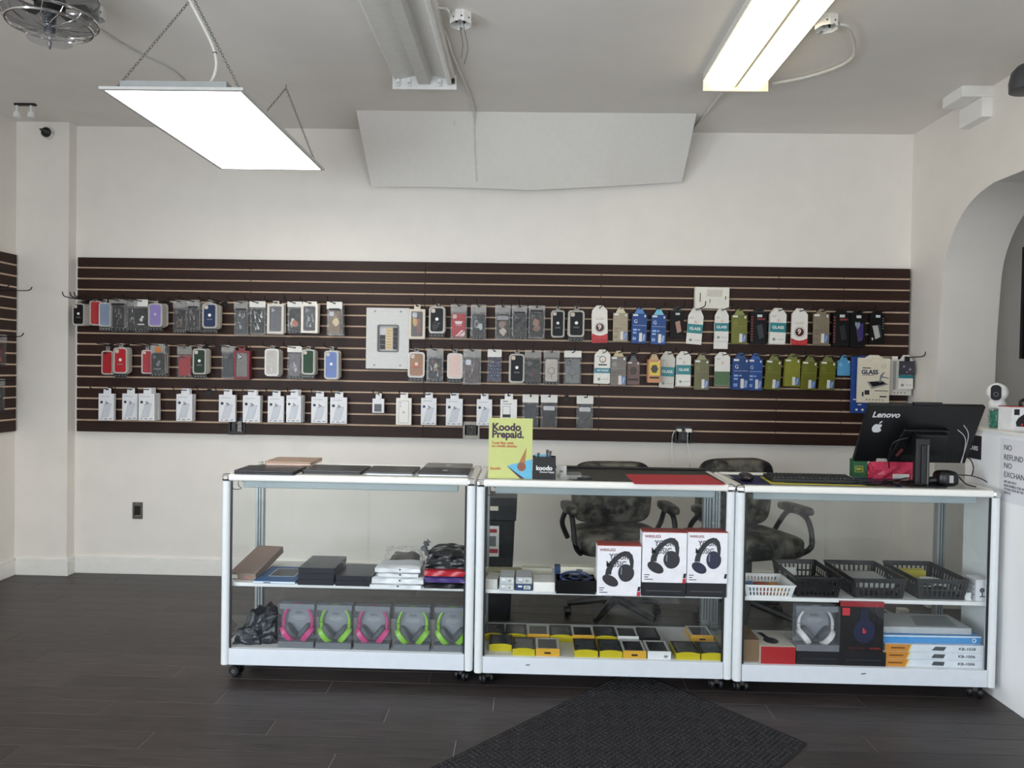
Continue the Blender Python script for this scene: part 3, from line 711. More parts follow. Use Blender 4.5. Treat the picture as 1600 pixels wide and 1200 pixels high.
def k_gbox(t, w, h, up, col='1f4f9a', tab=None, sticker=True, logo='c8ccd4', phone=True, th=.013, gloss=.25, line=True, block=None, emblem=None):
    up = max(up, .012)
    zt = -h * .0
    obj('carton', B().box(-w / 2, w / 2, 0, th, -h, 0), mat(col, gloss + .1, var=.14, scale=9, spec=.3), t, bevel=.0008)
    hole = [(.004 * math.cos(2 * PI * k / 4 + PI / 4), up - .004 + .004 * math.sin(2 * PI * k / 4 + PI / 4)) for k in range(4)]
    tp = [(w * .12, up + .005), (-w * .12, up + .005), (-w * .36, -.002), (w * .36, -.002)]
    obj('hang_tab', B().frame(tp, hole, th * .4, th * .4 + .0015), mat(tab or col, .35), t)
    if sticker: obj('price_sticker', B().box(-w * .45, -w * .12, -.0006, 0, -h * .085, -h * .02), mat('e6e6e4', .6), t)
    obj('corner_mark', B().disc(w * .36, -h * .08, w * .055, -.0006, 0, 8, rz=w * .09), mat('e4e6ea', .4), t)
    if emblem:
        if emblem[0]: obj('panel_print', B().box(-w * .36, w * .4, -.0005, 0, -h * .68, -h * .1), mat(emblem[0], .4), t)
        obj('emblem', B().prism([(w * .3 * math.sin(a) * (1 if q % 2 else .84), -h * .4 + h * .2 * math.cos(a) * (1 if q % 2 else .84)) for q, a in enumerate([2 * PI * q / 12 for q in range(12)])], -.001, 0), mat(emblem[1], .4), t)
        obj('foot_lettering', B().box(-w * .38, w * .38, -.0006, 0, -h * .82, -h * .74), mat(emblem[1], .5), t)
    else: text('lettering', 'G', w * .34, mat(logo, .3, .4), t, (-w * .26, -.0003, -h * .27))
    if line: obj('rule', B().box(-w * .44, w * .46, -.0005, 0, -h * .405, -h * .395), mat(logo, .4), t)
    if block:
        obj('spec_print', B().box(-w * .42, -w * .16, -.0005, 0, -h * .58, -h * .52).box(-w * .10, w * .06, -.0005, 0, -h * .57, -h * .53).box(-w * .42, -w * .18, -.0005, 0, -h * .68, -h * .63).box(-w * .42, -w * .34, -.0005, 0, -h * .9, -h * .8).box(-w * .3, -w * .22, -.0005, 0, -h * .9, -h * .8), mat(block, .5), t)
    if phone:
        obj('phone_back_print', B().rr(w * .0, w * .2, -h * .95, -h * .65, .003, -.0007, 0), mat('dcd8d0', .4), t)
        obj('phone_front_print', B().rr(w * .2, w * .44, -h * .94, -h * .68, .003, -.0009, 0), mat('4a6aa8', .3), t)
        obj('phone_glare', B().prism([(w * .23, -h * .92), (w * .33, -h * .92), (w * .42, -h * .72), (w * .3, -h * .7)], -.0012, -.0008), mat('8fa5cc', .3), t)
def tagshape(w, h, up): return [(-w / 2, -h), (w / 2, -h), (w / 2, -h * .1), (w * .2, up + .006), (-w * .2, up + .006), (-w / 2, -h * .1)]
def k_tag(t, w, h, up, band='1f8288', word='GLASS', emblem=False, card='e9e6df', bz=(.36, .65)):
    up = max(up, .004)
    hole = [(.003 * math.cos(-2 * PI * k / 6 - 2.2), up - .004 + .003 * math.sin(2 * PI * k / 6 - 2.2)) for k in range(6)]
    obj('card', B().prism(tagshape(w, h, up), 0, .005), mat(card, .5, var=.03), t)
    obj('hang_hole', B().disc(0, up - .003, .0035, -.0006, 0, 10), BLACK, t)
    obj('colour_band', B().box(-w / 2 + .0003, w / 2 - .0003, -.0006, 0, -h * bz[1], -h * bz[0]), mat(band, .4), t)
    if emblem: obj('emblem', B().torus((0, -.0006, -h * .25), w * .2, .0022, 'y', 16, 5), INK, t); obj('emblem_foot', B().box(-w * .28, w * .28, -.0006, 0, -h * .44, -h * .4), INK, t)
    if word: text('lettering', word, w * .26 * min(1, 5.2 / len(word)), mat('f6f6f4', .5, var=0), t, (0, -.0012, -h * (bz[0] + bz[1]) / 2), bold=.02)
    obj('badge_print', B().disc(-w * .22, -h * .87, w * .1, -.0005, 0, 12), mat('8a9694', .6), t)
    obj('small_print', B().box(-w * .02, w * .4, -.0005, 0, -h * .875, -h * .86).box(-w * .38, -w * .12, -.0005, 0, -h * .16, -h * .145).box(-w * .38, -w * .18, -.0005, 0, -h * .19, -h * .178), mat('a9a9a6', .6), t)
    obj('number_print', B().box(-w * .06, w * .02, -.0005, 0, -h * .33, -h * .24).box(w * .06, w * .1, -.0005, 0, -h * .33, -h * .25), mat('e0b8a6', .6), t)
def k_nine(t, w, h, up):
    up = max(up, .004)
    obj('card', B().prism(tagshape(w, h, up), 0, .005), mat('ece7df', .5, var=.03), t)
    obj('hang_hole', B().disc(0, up - .003, .0035, -.0006, 0, 10), BLACK, t)
    obj('red_foot', B().prism([(-w / 2, -h), (w / 2, -h), (w / 2, -h * .8), (w * .25, -h * .855), (0, -h * .875), (-w * .25, -h * .855), (-w / 2, -h * .8)], -.0006, 0), mat('c0282f', .4), t)
    obj('dark_disc', B().disc(0, -h * .62, w * .27, -.0008, 0, 20), mat('3d1417', .35), t)
    obj('disc_ring', B().torus((0, -.0006, -h * .62), w * .33, .0009, 'y', 22, 4), mat('5a2a2c', .4), t)
    text('lettering', '9', w * .46, mat('f3d8d4', .4, var=0), t, (-w * .02, -.0014, -h * .615), bold=.03)
    text('lettering', 'GLASS', w * .2, mat('c9b9a0', .5, var=0), t, (0, -.0008, -h * .36))
    icons(t, w, -h * .94, -.0008, 5, 'e9b0ae', .0016)
def k_dark(t, w, h, up, side='6e2d2c', img='2b2d33', dots=False, heart=False, tag9=False):
    up = max(up, .01)
    obj('carton', B().box(-w / 2, w / 2, 0, .014, -h, 0), mat('0c0c0e', .5, spec=.25), t, bevel=.0008)
    obj('hang_tab', B().frame([(w * .15, up + .005), (-w * .15, up + .005), (-w * .4, -.002), (w * .4, -.002)], [(.004, up - .004), (-.004, up - .004), (-.004, up - .01), (.004, up - .01)], .005, .0065), mat('18181a', .3), t)
    if side:
        b = B()
        for i in range(9): b.box(-w * .46, -w * .34, -.0005, 0, -h * (.12 + .09 * i) - h * .06, -h * (.12 + .09 * i))
        obj('side_lettering', b, mat(side, .5), t)
        obj('title_print', B().box(-w * .1, w * .38, -.0005, 0, -h * .24, -h * .18), mat('7a2b2a', .5), t)
    if heart:
        obj('heart_print', B().prism([(0, -h * .48), (-w * .2, -h * .34), (-w * .16, -h * .25), (-w * .02, -h * .29), (w * .1, -h * .25), (w * .14, -h * .36)], -.0006, 0), mat('8d9aa6', .4), t)
        obj('phone_print', B().rr(w * .05, w * .36, -h * .72, -h * .3, .004, -.0005, 0), mat('3f3672', .3), t)
    obj('product_print', B().prism([(-w * .12, -h * .42), (w * .2, -h * .36), (w * .34, -h * .78), (w * .04, -h * .84)], -.0004, 0), mat(img, .3), t)
    obj('price_sticker', B().box(-w * .1, w * .2, -.0006, 0, -h * .15, -h * .07), mat('d6d6d4', .6), t)
    if dots:
        b = B()
        for i in range(5): b.disc(w * .4, -h * (.18 + .08 * i), .0024, -.0006, 0, 8)
        obj('icon_column', b, TXT, t)
        text('lettering', '9', w * .26, TXT, t, (-w * .3, -.0003, -h * .86), bold=.02)
        obj('phone_print', B().prism([(-w * .32, -h * .42), (w * .04, -h * .4), (w * .22, -h * .78), (-w * .1, -h * .86)], -.0008, 0), mat('b9b9b4', .3), t)
    else:
        icons(t, w, -h * .95, 0, 4, '9a9a9a', .0013)
SP = .0115
ROWZ = {1: SZ1 - 4 * PITCHZ - .0 + .0057, 2: SZ1 - 8 * PITCHZ + .0057, 3: SZ1 - 12 * PITCHZ + .0057}
def hook(x, row, tip, s):
    zr = ROWZ[row]; L_ = tip
    t = thing('display_hook', ('black wire hook holding the ' if s[0] != '!' else '') + s.lstrip('!'), 'hook', (x, SY, zr), group='display hooks on the slatwall')
    obj('bracket', B().box(-.013, .013, -.005, -.001, -.034, .004).box(-.013, .013, -.001, .008, -.006, .003), BLACK, t)
    obj('rod', B().tube(catmull([(0, -.003, -.008), (0, -L_ * .5, -.004), (0, -L_ + .025, 0), (0, -L_, .028)], 6),   .0034, 6), BLACK, t, True)
    return t
CASECOL = ['c8bfb0', 'a9a59f', 'b79a84', '3a3a3d', '8d8f93', '5b3a36', 'd8d2c6', '20242b']
STACK = {'k_tray': ('tray', 'case'), 'k_pouch': ('pouch', 'case', 'icon_strip'), 'k_wframe': ('window_box', 'case'), 'k_wbox': ('carton', 'hang_tab'), 'k_gbox': ('carton', 'hang_tab'), 'k_tag': ('card', 'colour_band'), 'k_nine': ('card', 'red_foot'), 'k_dark': ('carton', 'hang_tab')}
NP = [0]
def pack(row, px, y0, y1, wpx, n, kind, s, cat, nm, tip=.295, tilt=0, yaw=0, back=None, dz=0, fwd=0, **kw):
    th = {'k_wbox': kw.get('th', .026) + .003, 'k_tray': SP + .002}.get(kind.__name__, SP + (.005 if kind in (k_gbox, k_dark) else 0))
    if kind in (k_tag, k_nine): th = .008
    if kind is k_pouch: th = .0155
    front = SY - .022 - n * th - fwd
    a, b_ = aty(px - wpx / 2, (y0 + y1) / 2, front), aty(px + wpx / 2, (y0 + y1) / 2, front)
    top, bot = aty(px, y0, front), aty(px, y1, front)
    w_, h_ = b_.x - a.x, top.z - bot.z
    up = min(.03, max(.006, ROWZ[row] - top.z + .006))
    nocase = kind in (k_wbox, k_gbox, k_tag, k_nine, k_dark)
    if nocase:                     # the tab is part of the measured height
        top.z -= min(.022, .16 * h_) if kind in (k_gbox,) else .0
        if kind is k_gbox: h_ -= min(.022, .16 * h_)
        up = min(.034, max(.006, ROWZ[row] - top.z + .006))
    rg = random.Random(int(px * 7 + row))
    t = thing(nm, s, cat, (top.x, front, top.z), (0, tilt, yaw), group='goods hanging on the %s row of hooks' % {1: 'top', 2: 'middle', 3: 'bottom'}[row])
    kind(t, w_, h_, up, **kw)
    short = s
    for i in range(1, n):
        c = t.copy(); COL.objects.link(c)
        for ch in t.children:
            if ch.name.split('.')[0] in STACK[kind.__name__]:
                d = ch.copy(); COL.objects.link(d); d.parent = c
        c['label'] = ('first', 'second', 'third', 'fourth', 'fifth', 'sixth', 'seventh')[i - 1] + ' pack behind the ' + short; c['group'] = 'packs behind the ' + short
        c.location.y += i * th; c.location.x += rg.uniform(-.0035, .0035); c.location.z += rg.uniform(-.006, .003) - dz * i; c.rotation_euler = (0, tilt * .5 + rg.uniform(-.025, .025), yaw * .3 + rg.uniform(-.04, .04))
        for ch in c.children:
            if ch.name.startswith('case'):
                cc = (back or CASECOL)[(i + NP[0]) % len(back or CASECOL)]
                ch.material_slots[0].link = 'OBJECT'; ch.material_slots[0].material = mat(cc, .45)
    hook(top.x, row, max(tip if row != 3 else .25, SY - front + .03), short)
    NP[0] += 1
    return t
PC, SPR, PH = 'phone case', 'screen protector', 'phone_case_pack'
G1 = 'glass_protector_pack'
# ---- top row
pack(1, 123, 474, 508, 19, 7, k_tray, 'black silicone case in clear tray, leftmost of the top row', PC, PH, back=['bcb8b2', 'a39f9a', 'c9bdac'])
pack(1, 149.5, 470, 508, 17, 2, k_tray, 'red case turned half sideways on the top row', PC, PH, yaw=.75, col='b22a2c', logo=False, cam=None)
pack(1, 164, 473, 517, 17, 2, k_tray, 'pale blue-grey plain case near the left end', PC, PH, col='7d8ba3', logo=False, cam=None, strip=True, yaw=.25)
pack(1, 185, 469, 517, 28, 3, k_pouch, 'black case in silvery pouch beside pale blue-grey case', PC, PH, label=True, head='clear', inset=.2, cam=None, a=('shards', 3, '8d8a86', '55514e'))
pack(1, 207, 473, 516, 17, 2, k_pouch, 'dark glittery pouch half hidden between two black cases', PC, PH, head='clear', col='2b2b2d', a=('shards', 9, 'b9b9b9', '6b6b6b'), cam=None)
pack(1, 221, 473, 519, 22, 2, k_pouch, 'black case with white blots left of the lavender case', PC, PH, head='white', inset=.08, cam=None, a=('text', 'dededc'))
pack(1, 243, 474, 517, 22, 6, k_tray, 'lavender phone case with strip of icons', PC, PH, col='8d7fb8', strip=True, cam=None, dot='b9b0d6', back=['b07a5e', '8f8a84', 'a9b0a2', '5a5450'])
pack(1, 281, 475, 520, 20, 2, k_pouch, 'black case with red-brown drawing right of lavender case', PC, PH, head='clear', inset=.08, a=('lines', 4, '8a4a42', 'b8b2aa'))
pack(1, 302, 474, 517, 21, 4, k_pouch, 'black case with brown print and black label strip', PC, PH, head='clear', label=True, inset=.1, a=('shards', 12, '8a6654', 'a5a5a5'), back=['c8a58e', '9b8f9e', '6b6570'])
pack(1, 328, 474, 520, 23, 7, k_tray, 'navy blue silicone case on the top row', PC, PH, col='1f2f52', strip=True, back=['2e352f', '2b2a2a', '6b3a36', '4a2f2b', '8a7a5c'])
pack(1, 377, 477, 524, 22, 2, k_pouch, 'grey crumpled pouch with black label, right of navy case', PC, PH, head='clear', label=True, cam=None, col='3a3d42', a=('shards', 5, '9a9da2', 'c4c6c9', '6f7276'), strip=False)
pack(1, 403, 474, 523, 25, 2, k_pouch, 'black and white marbled case in white-headed pouch', PC, PH, inset=.14, a=('shards', 21, 'd8dadb', 'b4b8ba', '4f6a64'), strip=False)
pack(1, 431, 475, 521, 26, 4, k_wframe, 'grey case in off-white window box with price sticker', PC, PH, col='4a4b52', a=('blobs', 8, '585a62'), rim='d9d3ca')
pack(1, 461, 474, 520, 23, 3, k_pouch, 'dark case with orange and white figure print', PC, PH, a=('blobs', 31, '77777d', 'c9c2ba', 'b0674a'), cam=None, back=['3a3030', '55504c'])
pack(1, 484, 475, 520, 26, 5, k_wframe, 'white window box with black marbled case and wide tab', PC, PH, tabbed=True, col='25272c', a=('shards', 44, 'b4b8ba', '7d848a', 'd8dadb'), rim='efe8dd')
pack(1, 523, 477, 524, 24, 5, k_pouch, 'brown wood-look case left of the breaker panel', PC, PH, label=True, col='84705c', cam='sq', a=('blobs', 6, 'a08a6c', 'd3c49b'), strip=False, back=['2c2c2e', '3f4240', '9a958c'])
pack(1, 652, 483, 529, 25, 2, k_wframe, 'window box with orange-print dark case right of breaker panel', PC, PH, col='3a3634', cam='sq', a=('blobs', 17, '9a5a44', '7a4636', 'd0a45a'), rim='ddd3c0')
pack(1, 683, 479, 528, 25, 4, k_tray, 'black silicone case left of the red striped case', PC, PH, strip=True, a=('blobs', 90, '2a1e1a'))
pack(1, 717, 481, 529, 25, 2, k_pouch, 'red case with white leaf emblem and three stripes', PC, PH, col='b4232c', head='clear', cam='hole', a=('sport', 'ebe7e6'), inset=.08, strip=False)
pack(1, 748, 482, 530, 24, 2, k_pouch, 'dark case with pale blue print right of red striped case', PC, PH, head='clear', col='202428', a=('blobs', 14, '7d8f90', '5f4642', 'b5c1c2'), inset=.1)
pack(1, 786, 482, 530, 24, 2, k_pouch, 'dark brown print case, first of three pouches', PC, PH, head='clear', col='2c2622', a=('blobs', 19, '5e463a', '8d7464', 'c5b7a8'), cam='bar', inset=.1, strip=False)
pack(1, 812, 482, 530, 24, 2, k_pouch, 'plain black case with thin red line drawing on top row', PC, PH, head='clear', label=True, col='17181a', a=('lines', 23, '6b3a3a', '55585a'), inset=.08)
pack(1, 839, 479, 529, 26, 2, k_pouch, 'black-rimmed case with brown scene, third of three pouches', PC, PH, head='clear', label=True, col='1a1917', a=('blobs', 29, '7a5a48', '97735a'), inset=.1, strip=False)
pack(1, 872, 485, 527, 21, 2, k_tray, 'smaller black silicone case with two right of three pouches', PC, PH)
pack(1, 901, 485, 534, 25, 2, k_tray, 'larger black silicone case beside the white 9 card', PC, PH, strip=True)
pack(1, 937, 480, 531, 24, 3, k_nine, 'white card with big 9 and red foot, left one', SPR, G1, tilt=-.03, dz=.008)
pack(1, 970, 484, 533, 23, 2, k_gbox, 'gold glass protector box with G, left one on top row', SPR, G1, col='a89b83', tab='d6cbb0', logo='8d8d8f', block='8a7d6a')
pack(1, 1000, 485, 536, 23, 2, k_gbox, 'left of the two blue G boxes on the top row', SPR, G1, col='1d4484', tab='4f86c4', block='9fc0e8', tilt=.02)
pack(1, 1030, 487, 538, 23, 2, k_gbox, 'right of the two blue G boxes on the top row', SPR, G1, col='1b4688', tab='7cc4de', block='9fc0e8', tilt=.02)
pack(1, 1058, 486, 527, 22, 1, k_dark, 'small black pack with orange flame print on top row', SPR, G1, side=None, img='a87a66')
pack(1, 1088, 489, 538, 24, 1, k_tag, 'tilted teal-band GLASS card under the white carton', SPR, G1, tilt=.07)
pack(1, 1128, 489, 533, 22, 2, k_tag, 'upright teal-band GLASS card under the white carton corner', SPR, G1, dz=.05)
pack(1, 1156, 487, 537, 24, 2, k_gbox, 'single olive green glass box on the top row', SPR, G1, col='6f7230', tab='8d9050', logo='8f924a')
pack(1, 1186, 488, 538, 26, 2, k_dark, 'black box with red side lettering right of top olive box', SPR, G1)
pack(1, 1217, 486, 537, 25, 5, k_tag, 'teal-band GLASS card left of the right 9 card', SPR, G1, tilt=.03)
pack(1, 1250, 486, 539, 25, 3, k_nine, 'white card with big 9 and red foot, right one', SPR, G1)
pack(1, 1284, 485, 538, 25, 2, k_gbox, 'taupe glass protector box right of the right 9 card', SPR, G1, col='837865', tab='8d806a', logo='6f6a64', block='6f6455')
pack(1, 1315, 488, 541, 26, 2, k_dark, 'black red-lettered box right of the taupe glass box', SPR, G1)
pack(1, 1341, 489, 543, 24, 1, k_dark, 'black pack with grey heart and purple phone print', SPR, G1, side=None, heart=True, img='55406e')
pack(1, 1371, 489, 537, 23, 1, k_dark, 'black pack with white phone print at the right end', SPR, G1, side=None, dots=True, img='303a38')
# ---- middle row
pack(2, 168, 548, 585, 18, 2, k_tray, 'red case with dark camera slot, left end of middle row', PC, PH, col='a8242a', logo=False, cam='pill', tip=.2)
pack(2, 188.5, 543, 591, 22, 5, k_tray, 'glossy red case with white dot on middle row', PC, PH, col='b3262f', strip=True, rough=.2, back=['0d0d0e', '141416'], tip=.2)
pack(2, 230, 547, 584, 16, 2, k_tray, 'narrow red case left of the orange-sticker black case', PC, PH, col='a52b33', logo=False, cam='hole', yaw=.2)
pack(2, 247, 544, 588, 23, 5, k_pouch, 'black case with round orange sticker', PC, PH, col='141518', sticker='c0702c', head='clear', inset=.07, a=('text', '6a6a6c'), back=['a09a94', 'a3242a', 'c2b49c', '2a2a2c'])
pack(2, 289, 548, 589, 23, 1, k_pouch, 'plain red case in bright clear pouch with white foot', PC, PH, col='ab2530', head='clear', cam='pill', strip=False, inset=.1)
pack(2, 312, 545, 592, 21, 6, k_tray, 'dark green silicone case left part of middle row', PC, PH, col='1d3327', strip=True, back=['d0c6b4', '232323', '2f3a34', '40403e'])
pack(2, 357, 544, 591, 21, 2, k_pouch, 'black case in loose clear pouch beside red-rimmed grey case', PC, PH, col='1a1d24', head='clear', strip=False)
pack(2, 378, 548, 592, 25, 4, k_wframe, 'grey case in dark red rimmed window box', PC, PH, col='625c56', rim='7d3038', back=['e4e4e2', '2a2422', '5a4038'])
pack(2, 425, 545, 587, 22, 7, k_tray, 'clear case with magnet ring in cream tray', PC, PH, col='a09a92', logo=False, a=('ring', 'e6e2dc'), rough=.15, back=['b69c86', 'c8b49c', 'a58a70'])
pack(2, 461, 544, 592, 23, 2, k_pouch, 'crinkled clear pouch between cream tray and green case', PC, PH, col='6c6a70', a=('shards', 55, 'b5b3b8', '8d8b92', 'd5d3d8'), cam=None)
pack(2, 482, 546, 592, 20, 6, k_tray, 'forest green case left of the sky blue case', PC, PH, col='1f4028', strip=True, logo=False, back=['c98a88', 'dcd8d2', '141414', '8a7a2a'])
pack(2, 518, 548, 592, 22, 6, k_tray, 'sky blue silicone case left of the breaker panel', PC, PH, col='7186bb', strip=False, back=['c8c4b0', '5a5a52', '3a3a38', 'a5a298'])
pack(2, 651, 550, 597, 26, 2, k_tray, 'peach orange clear case under the breaker panel right side', PC, PH, col='a5826c', strip=True, a=('blobs', 61, 'b5694a'), dot='d8d0c8')
pack(2, 680, 551, 597, 26, 3, k_pouch, 'dark case with yellow and silver print on middle row', PC, PH, col='23252e', head='clear', cam=None, a=('shards', 66, 'c6cbd6', 'a8a04a', '7c3a40'))
pack(2, 711, 552, 599, 24, 2, k_tray, 'pale pink clear case on middle row', PC, PH, col='d2b6aa', strip=True, logo=False, cam=None, rough=.2)
pack(2, 738, 551, 601, 28, 2, k_pouch, 'grey-brown swirled case on middle row', PC, PH, col='55484a', head='clear', cam='sq', a=('shards', 71, '8a7a7a', '3a3234', 'a39a98'), strip=False, inset=.1)
pack(2, 773, 552, 597, 22, 1, k_pouch, 'navy case with small diamond pattern', PC, PH, col='252c4a', a=('diamonds', '8088a8'), strip=False, inset=.09)
pack(2, 808, 553, 598, 24, 2, k_tray, 'black silicone case with white dot on middle row', PC, PH, strip=False)
pack(2, 833, 553, 601, 26, 1, k_pouch, 'black case with thin red line drawing on middle row', PC, PH, col='17181a', head='clear', a=('lines', 81, '7a3c3c', '55585a'), inset=.09)
pack(2, 862, 552, 601, 25, 1, k_pouch, 'clear magnet-ring case with brown corner patch', PC, PH, col='c4bab2', head='clear', cam='hole', a=('ring', '6b5a52'), inset=.12)
pack(2, 895, 552, 601, 27, 1, k_pouch, 'frosted grey magnet-ring case in silver pouch', PC, PH, col='767a7c', head='white', cam='lens', a=('ring', '4d5154'), inset=.09, strip=False)
pack(2, 942, 549, 599, 24, 4, k_tag, 'white card with teal strip and black emblem, ART KINGS', SPR, G1, word='ART KINGS', band='3a8394', emblem=True, bz=(.52, .68))
pack(2, 967, 552, 603, 24, 3, k_gbox, 'grey-gold G box beside the ART KINGS card', SPR, G1, col='77706a', tab='c8b890', logo='9a9a9c', block='6a625c')
pack(2, 990, 560, 601, 20, 1, k_gbox, 'small brown box left of the yellow one', SPR, G1, col='6e5650', phone=False, line=False, tab='514a4e', emblem=(None, '33261f'))
pack(2, 1023, 557, 598, 20, 4, k_gbox, 'orange and yellow box with dark leaf emblem', SPR, G1, col='c58a62', phone=False, line=False, sticker=False, tab='c2a27a', emblem=('dcc23c', '3a2f18'))
pack(2, 1044, 555, 606, 23, 1, k_tag, 'left teal-band GLASS card of the middle row pair', SPR, G1, tilt=.04, card='cfccc2')
pack(2, 1069, 552, 603, 22, 3, k_tag, 'right teal-band GLASS card of the middle row pair', SPR, G1)
pack(2, 1097, 557, 609, 23, 2, k_gbox, 'dull olive-grey G box between GLASS card and green-white pack', SPR, G1, col='6d6a48', tab='8f8a62', logo='8a8660')
pack(2, 1129, 553, 602, 24, 2, k_tag, 'white card with green lower half', SPR, G1, band='47683f', word='', bz=(.56, .995))
pack(2, 1158, 555, 609, 25, 2, k_gbox, 'left blue G box of the middle row pair', SPR, G1, col='1c3f78', tab='23477e', block='8fb0dc')
pack(2, 1181, 556, 610, 22, 1, k_gbox, 'right blue G box of the middle row pair', SPR, G1, col='234a8c', tab='2f5ca6', block='8fb0dc')
for k_, (px_, yy_, wd) in enumerate(((1210, 558, 'first'), (1239, 556, 'second'), (1266, 560, 'third'), (1295, 560, 'fourth'))):
    pack(2, px_, yy_, 609 if k_ != 1 else 604, 24, 2, k_gbox, wd + ' from left of the four olive boxes on middle row', SPR, G1, col='83842c' if k_ == 1 else '66691f', tab='7a7c44', logo='8a8c50', tilt=.06 if k_ != 1 else .01)
pack(2, 1319, 559, 587, 20, 1, k_gbox, 'small light blue card right of the olive boxes', SPR, G1, col='5a9cc6', phone=False, line=False, logo='d8ecf6', sticker=False)
# ---- bottom row
W3 = [(166, 615, 657, 24, 1, 'white boxed case, leftmost of the bottom row'), (203, 615, 656, 24, 1, 'second white boxed case from left on the bottom row'),
      (229, 615, 657, 25, 3, 'white boxed case third from left, front of four deep'), (288, 616, 658, 25, 2, 'lone white boxed case fourth from left on bottom row'),
      (355, 617, 659, 26, 1, 'white boxed case above the left slatwall outlet'), (393, 618, 660, 27, 2, 'white boxed case just right of the left slatwall outlet'),
      (431, 619, 660, 25, 1, 'seventh white boxed case from left on bottom row'), (459, 618, 660, 23, 3, 'eighth white boxed case from left, with others behind'),
      (499, 620, 661, 25, 1, 'ninth white boxed case from left on bottom row'), (529, 621, 662, 26, 1, 'white boxed case directly left of small square box')]
for px_, a_, b_, w_, n_, s_ in W3: pack(3, px_, a_, b_, w_, n_, k_wbox, s_, PC, 'boxed_phone_case')
pack(3, 591, 623, 645, 18, 2, k_wbox, 'small square white box with dark gadget picture', 'box', 'accessory_box', variant=2, th=.02)
pack(3, 631, 622, 664, 24, 1, k_wbox, 'white box with phone outline right of small square box', PC, 'boxed_phone_case', variant=1, body='efece6')
pack(3, 670, 622, 664, 24, 1, k_wbox, 'white boxed case with blue badge', PC, 'boxed_phone_case', badge='27406e')
pack(3, 710, 623, 665, 26, 1, k_wbox, 'white boxed case left of double black outlet', PC, 'boxed_phone_case')
pack(3, 757, 624, 665, 24, 1, k_wbox, 'white boxed case partly behind yellow sign', PC, 'boxed_phone_case')
pack(3, 795, 624, 662, 26, 1, k_wbox, 'white carton with black label bar above yellow sign', PC, 'boxed_phone_case', variant=3, body='ecebe8')
pack(3, 829, 623, 669, 25, 1, k_pouch, 'dark navy case in white-edged pouch beside yellow sign', PC, PH, col='262c3a', head='white', cam=None, strip=False)
pack(3, 858, 623, 669, 26, 1, k_pouch, 'black case with silver camera bar on bottom row', PC, PH, col='17181b', cam='bar', strip=False)
pack(3, 914, 625, 671, 26, 1, k_pouch, 'grey ring case, rightmost on the bottom row', PC, PH, col='4a4a4c', cam='bar', a=('ring', '36363a'), strip=False)
for px_, s_ in ((327, '!empty black wire hook between white boxes on bottom row'), (885, '!empty black wire hook left of the grey ring case')): hook(aty(px_, 615, SY).x, 3, .2, s_)
for px_, row_, s_ in ((148, 1, '!bare black hook between the black and red cases'), (262, 1, '!bare black hook right of the lavender case'), (347, 2, '!bare black hook right of the dark green case'), (352, 1, '!bare black hook right of the navy case')): hook(aty(px_, 480 if row_ == 1 else 545, SY).x, row_, .28, s_)

# wide white carton lying across two hooks
p0, p1 = aty(1086, 455, SY - .05), aty(1139, 488, SY - .05)
t = thing('white_carton', 'wide white flat carton resting on two hooks above GLASS cards', 'box', ((p0.x + p1.x) / 2, SY - .05, ROWZ[1] + .004))
w_, h_ = p1.x - p0.x, .145
obj('carton', B().box(-w_ / 2, w_ / 2, 0, .035, 0, h_), mat('e9e5da', .5), t, bevel=.001)
obj('tinted_panel', B().box(-w_ * .15, w_ * .3, -.0006, 0, h_ * .55, h_ * .88), mat('cfcac0', .4), t)
obj('vertical_print', B().box(-w_ * .36, -w_ * .33, -.0006, 0, h_ * .3, h_ * .72).box(w_ * .38, w_ * .41, -.0006, 0, h_ * .42, h_ * .58).box(-w_ * .07, -w_ * .05, -.0006, 0, h_ * .25, h_ * .45), mat('55524c', .5), t)

# tablet glass boxes at the right end of the middle row
def flat(nm, lab, x0, x1, y0, y1, Y, th, col, cat='screen protector', rot=0):
    a, b_ = aty(x0, y0, Y), aty(x1, y1, Y)
    t = thing(nm, lab, cat, ((a.x + b_.x) / 2, Y, b_.z), (0, rot, 0))
    w_, h_ = b_.x - a.x, a.z - b_.z
    obj('carton', B().box(-w_ / 2, w_ / 2, 0, th, 0, h_), mat(col, .45), t, bevel=.001)
    return t, w_, h_
t, w_, h_ = flat('tablet_glass_box', 'tall royal blue package behind the cream GLASS box', 1331, 1366, 556, 646, SY - .07, .012, '1f4690')
obj('icon_print', B().disc(-w_ * .25, h_ * .06, .008, -.0006, 0, 10).disc(0, h_ * .06, .008, -.0006, 0, 10).disc(w_ * .25, h_ * .06, .008, -.0006, 0, 10).box(-w_ * .2, -w_ * .05, -.0006, 0, h_ * .14, h_ * .16), TXT, t)
obj('green_spot', B().box(-w_ * .25, -w_ * .1, -.0006, 0, h_ * .52, h_ * .66), mat('6f9a3a', .4), t)
obj('white_rule', B().box(-w_ * .4, -w_ * .1, -.0006, 0, h_ * .23, h_ * .25), TXT, t)
t, w_, h_ = flat('tablet_glass_box', 'white tablet glass box half hidden at the slatwall right end', 1372, 1424, 561, 618, SY - .06, .012, 'dedad0')
obj('icon_print', B().disc(w_ * .0, h_ * .07, .004, -.0006, 0, 8).disc(w_ * .1, h_ * .07, .004, -.0006, 0, 8).disc(w_ * .2, h_ * .07, .004, -.0006, 0, 8).disc(w_ * .3, h_ * .07, .004, -.0006, 0, 8), INK, t)
obj('hang_tab', B().box(-.02, .02, .004, .006, h_, h_ + .02), PAPER, t)
obj('silver_edge', B().box(-w_ * .05, w_ * .04, -.0008, 0, h_ * .15, h_ * .95), mat('c9c9cb', .2, .6), t)
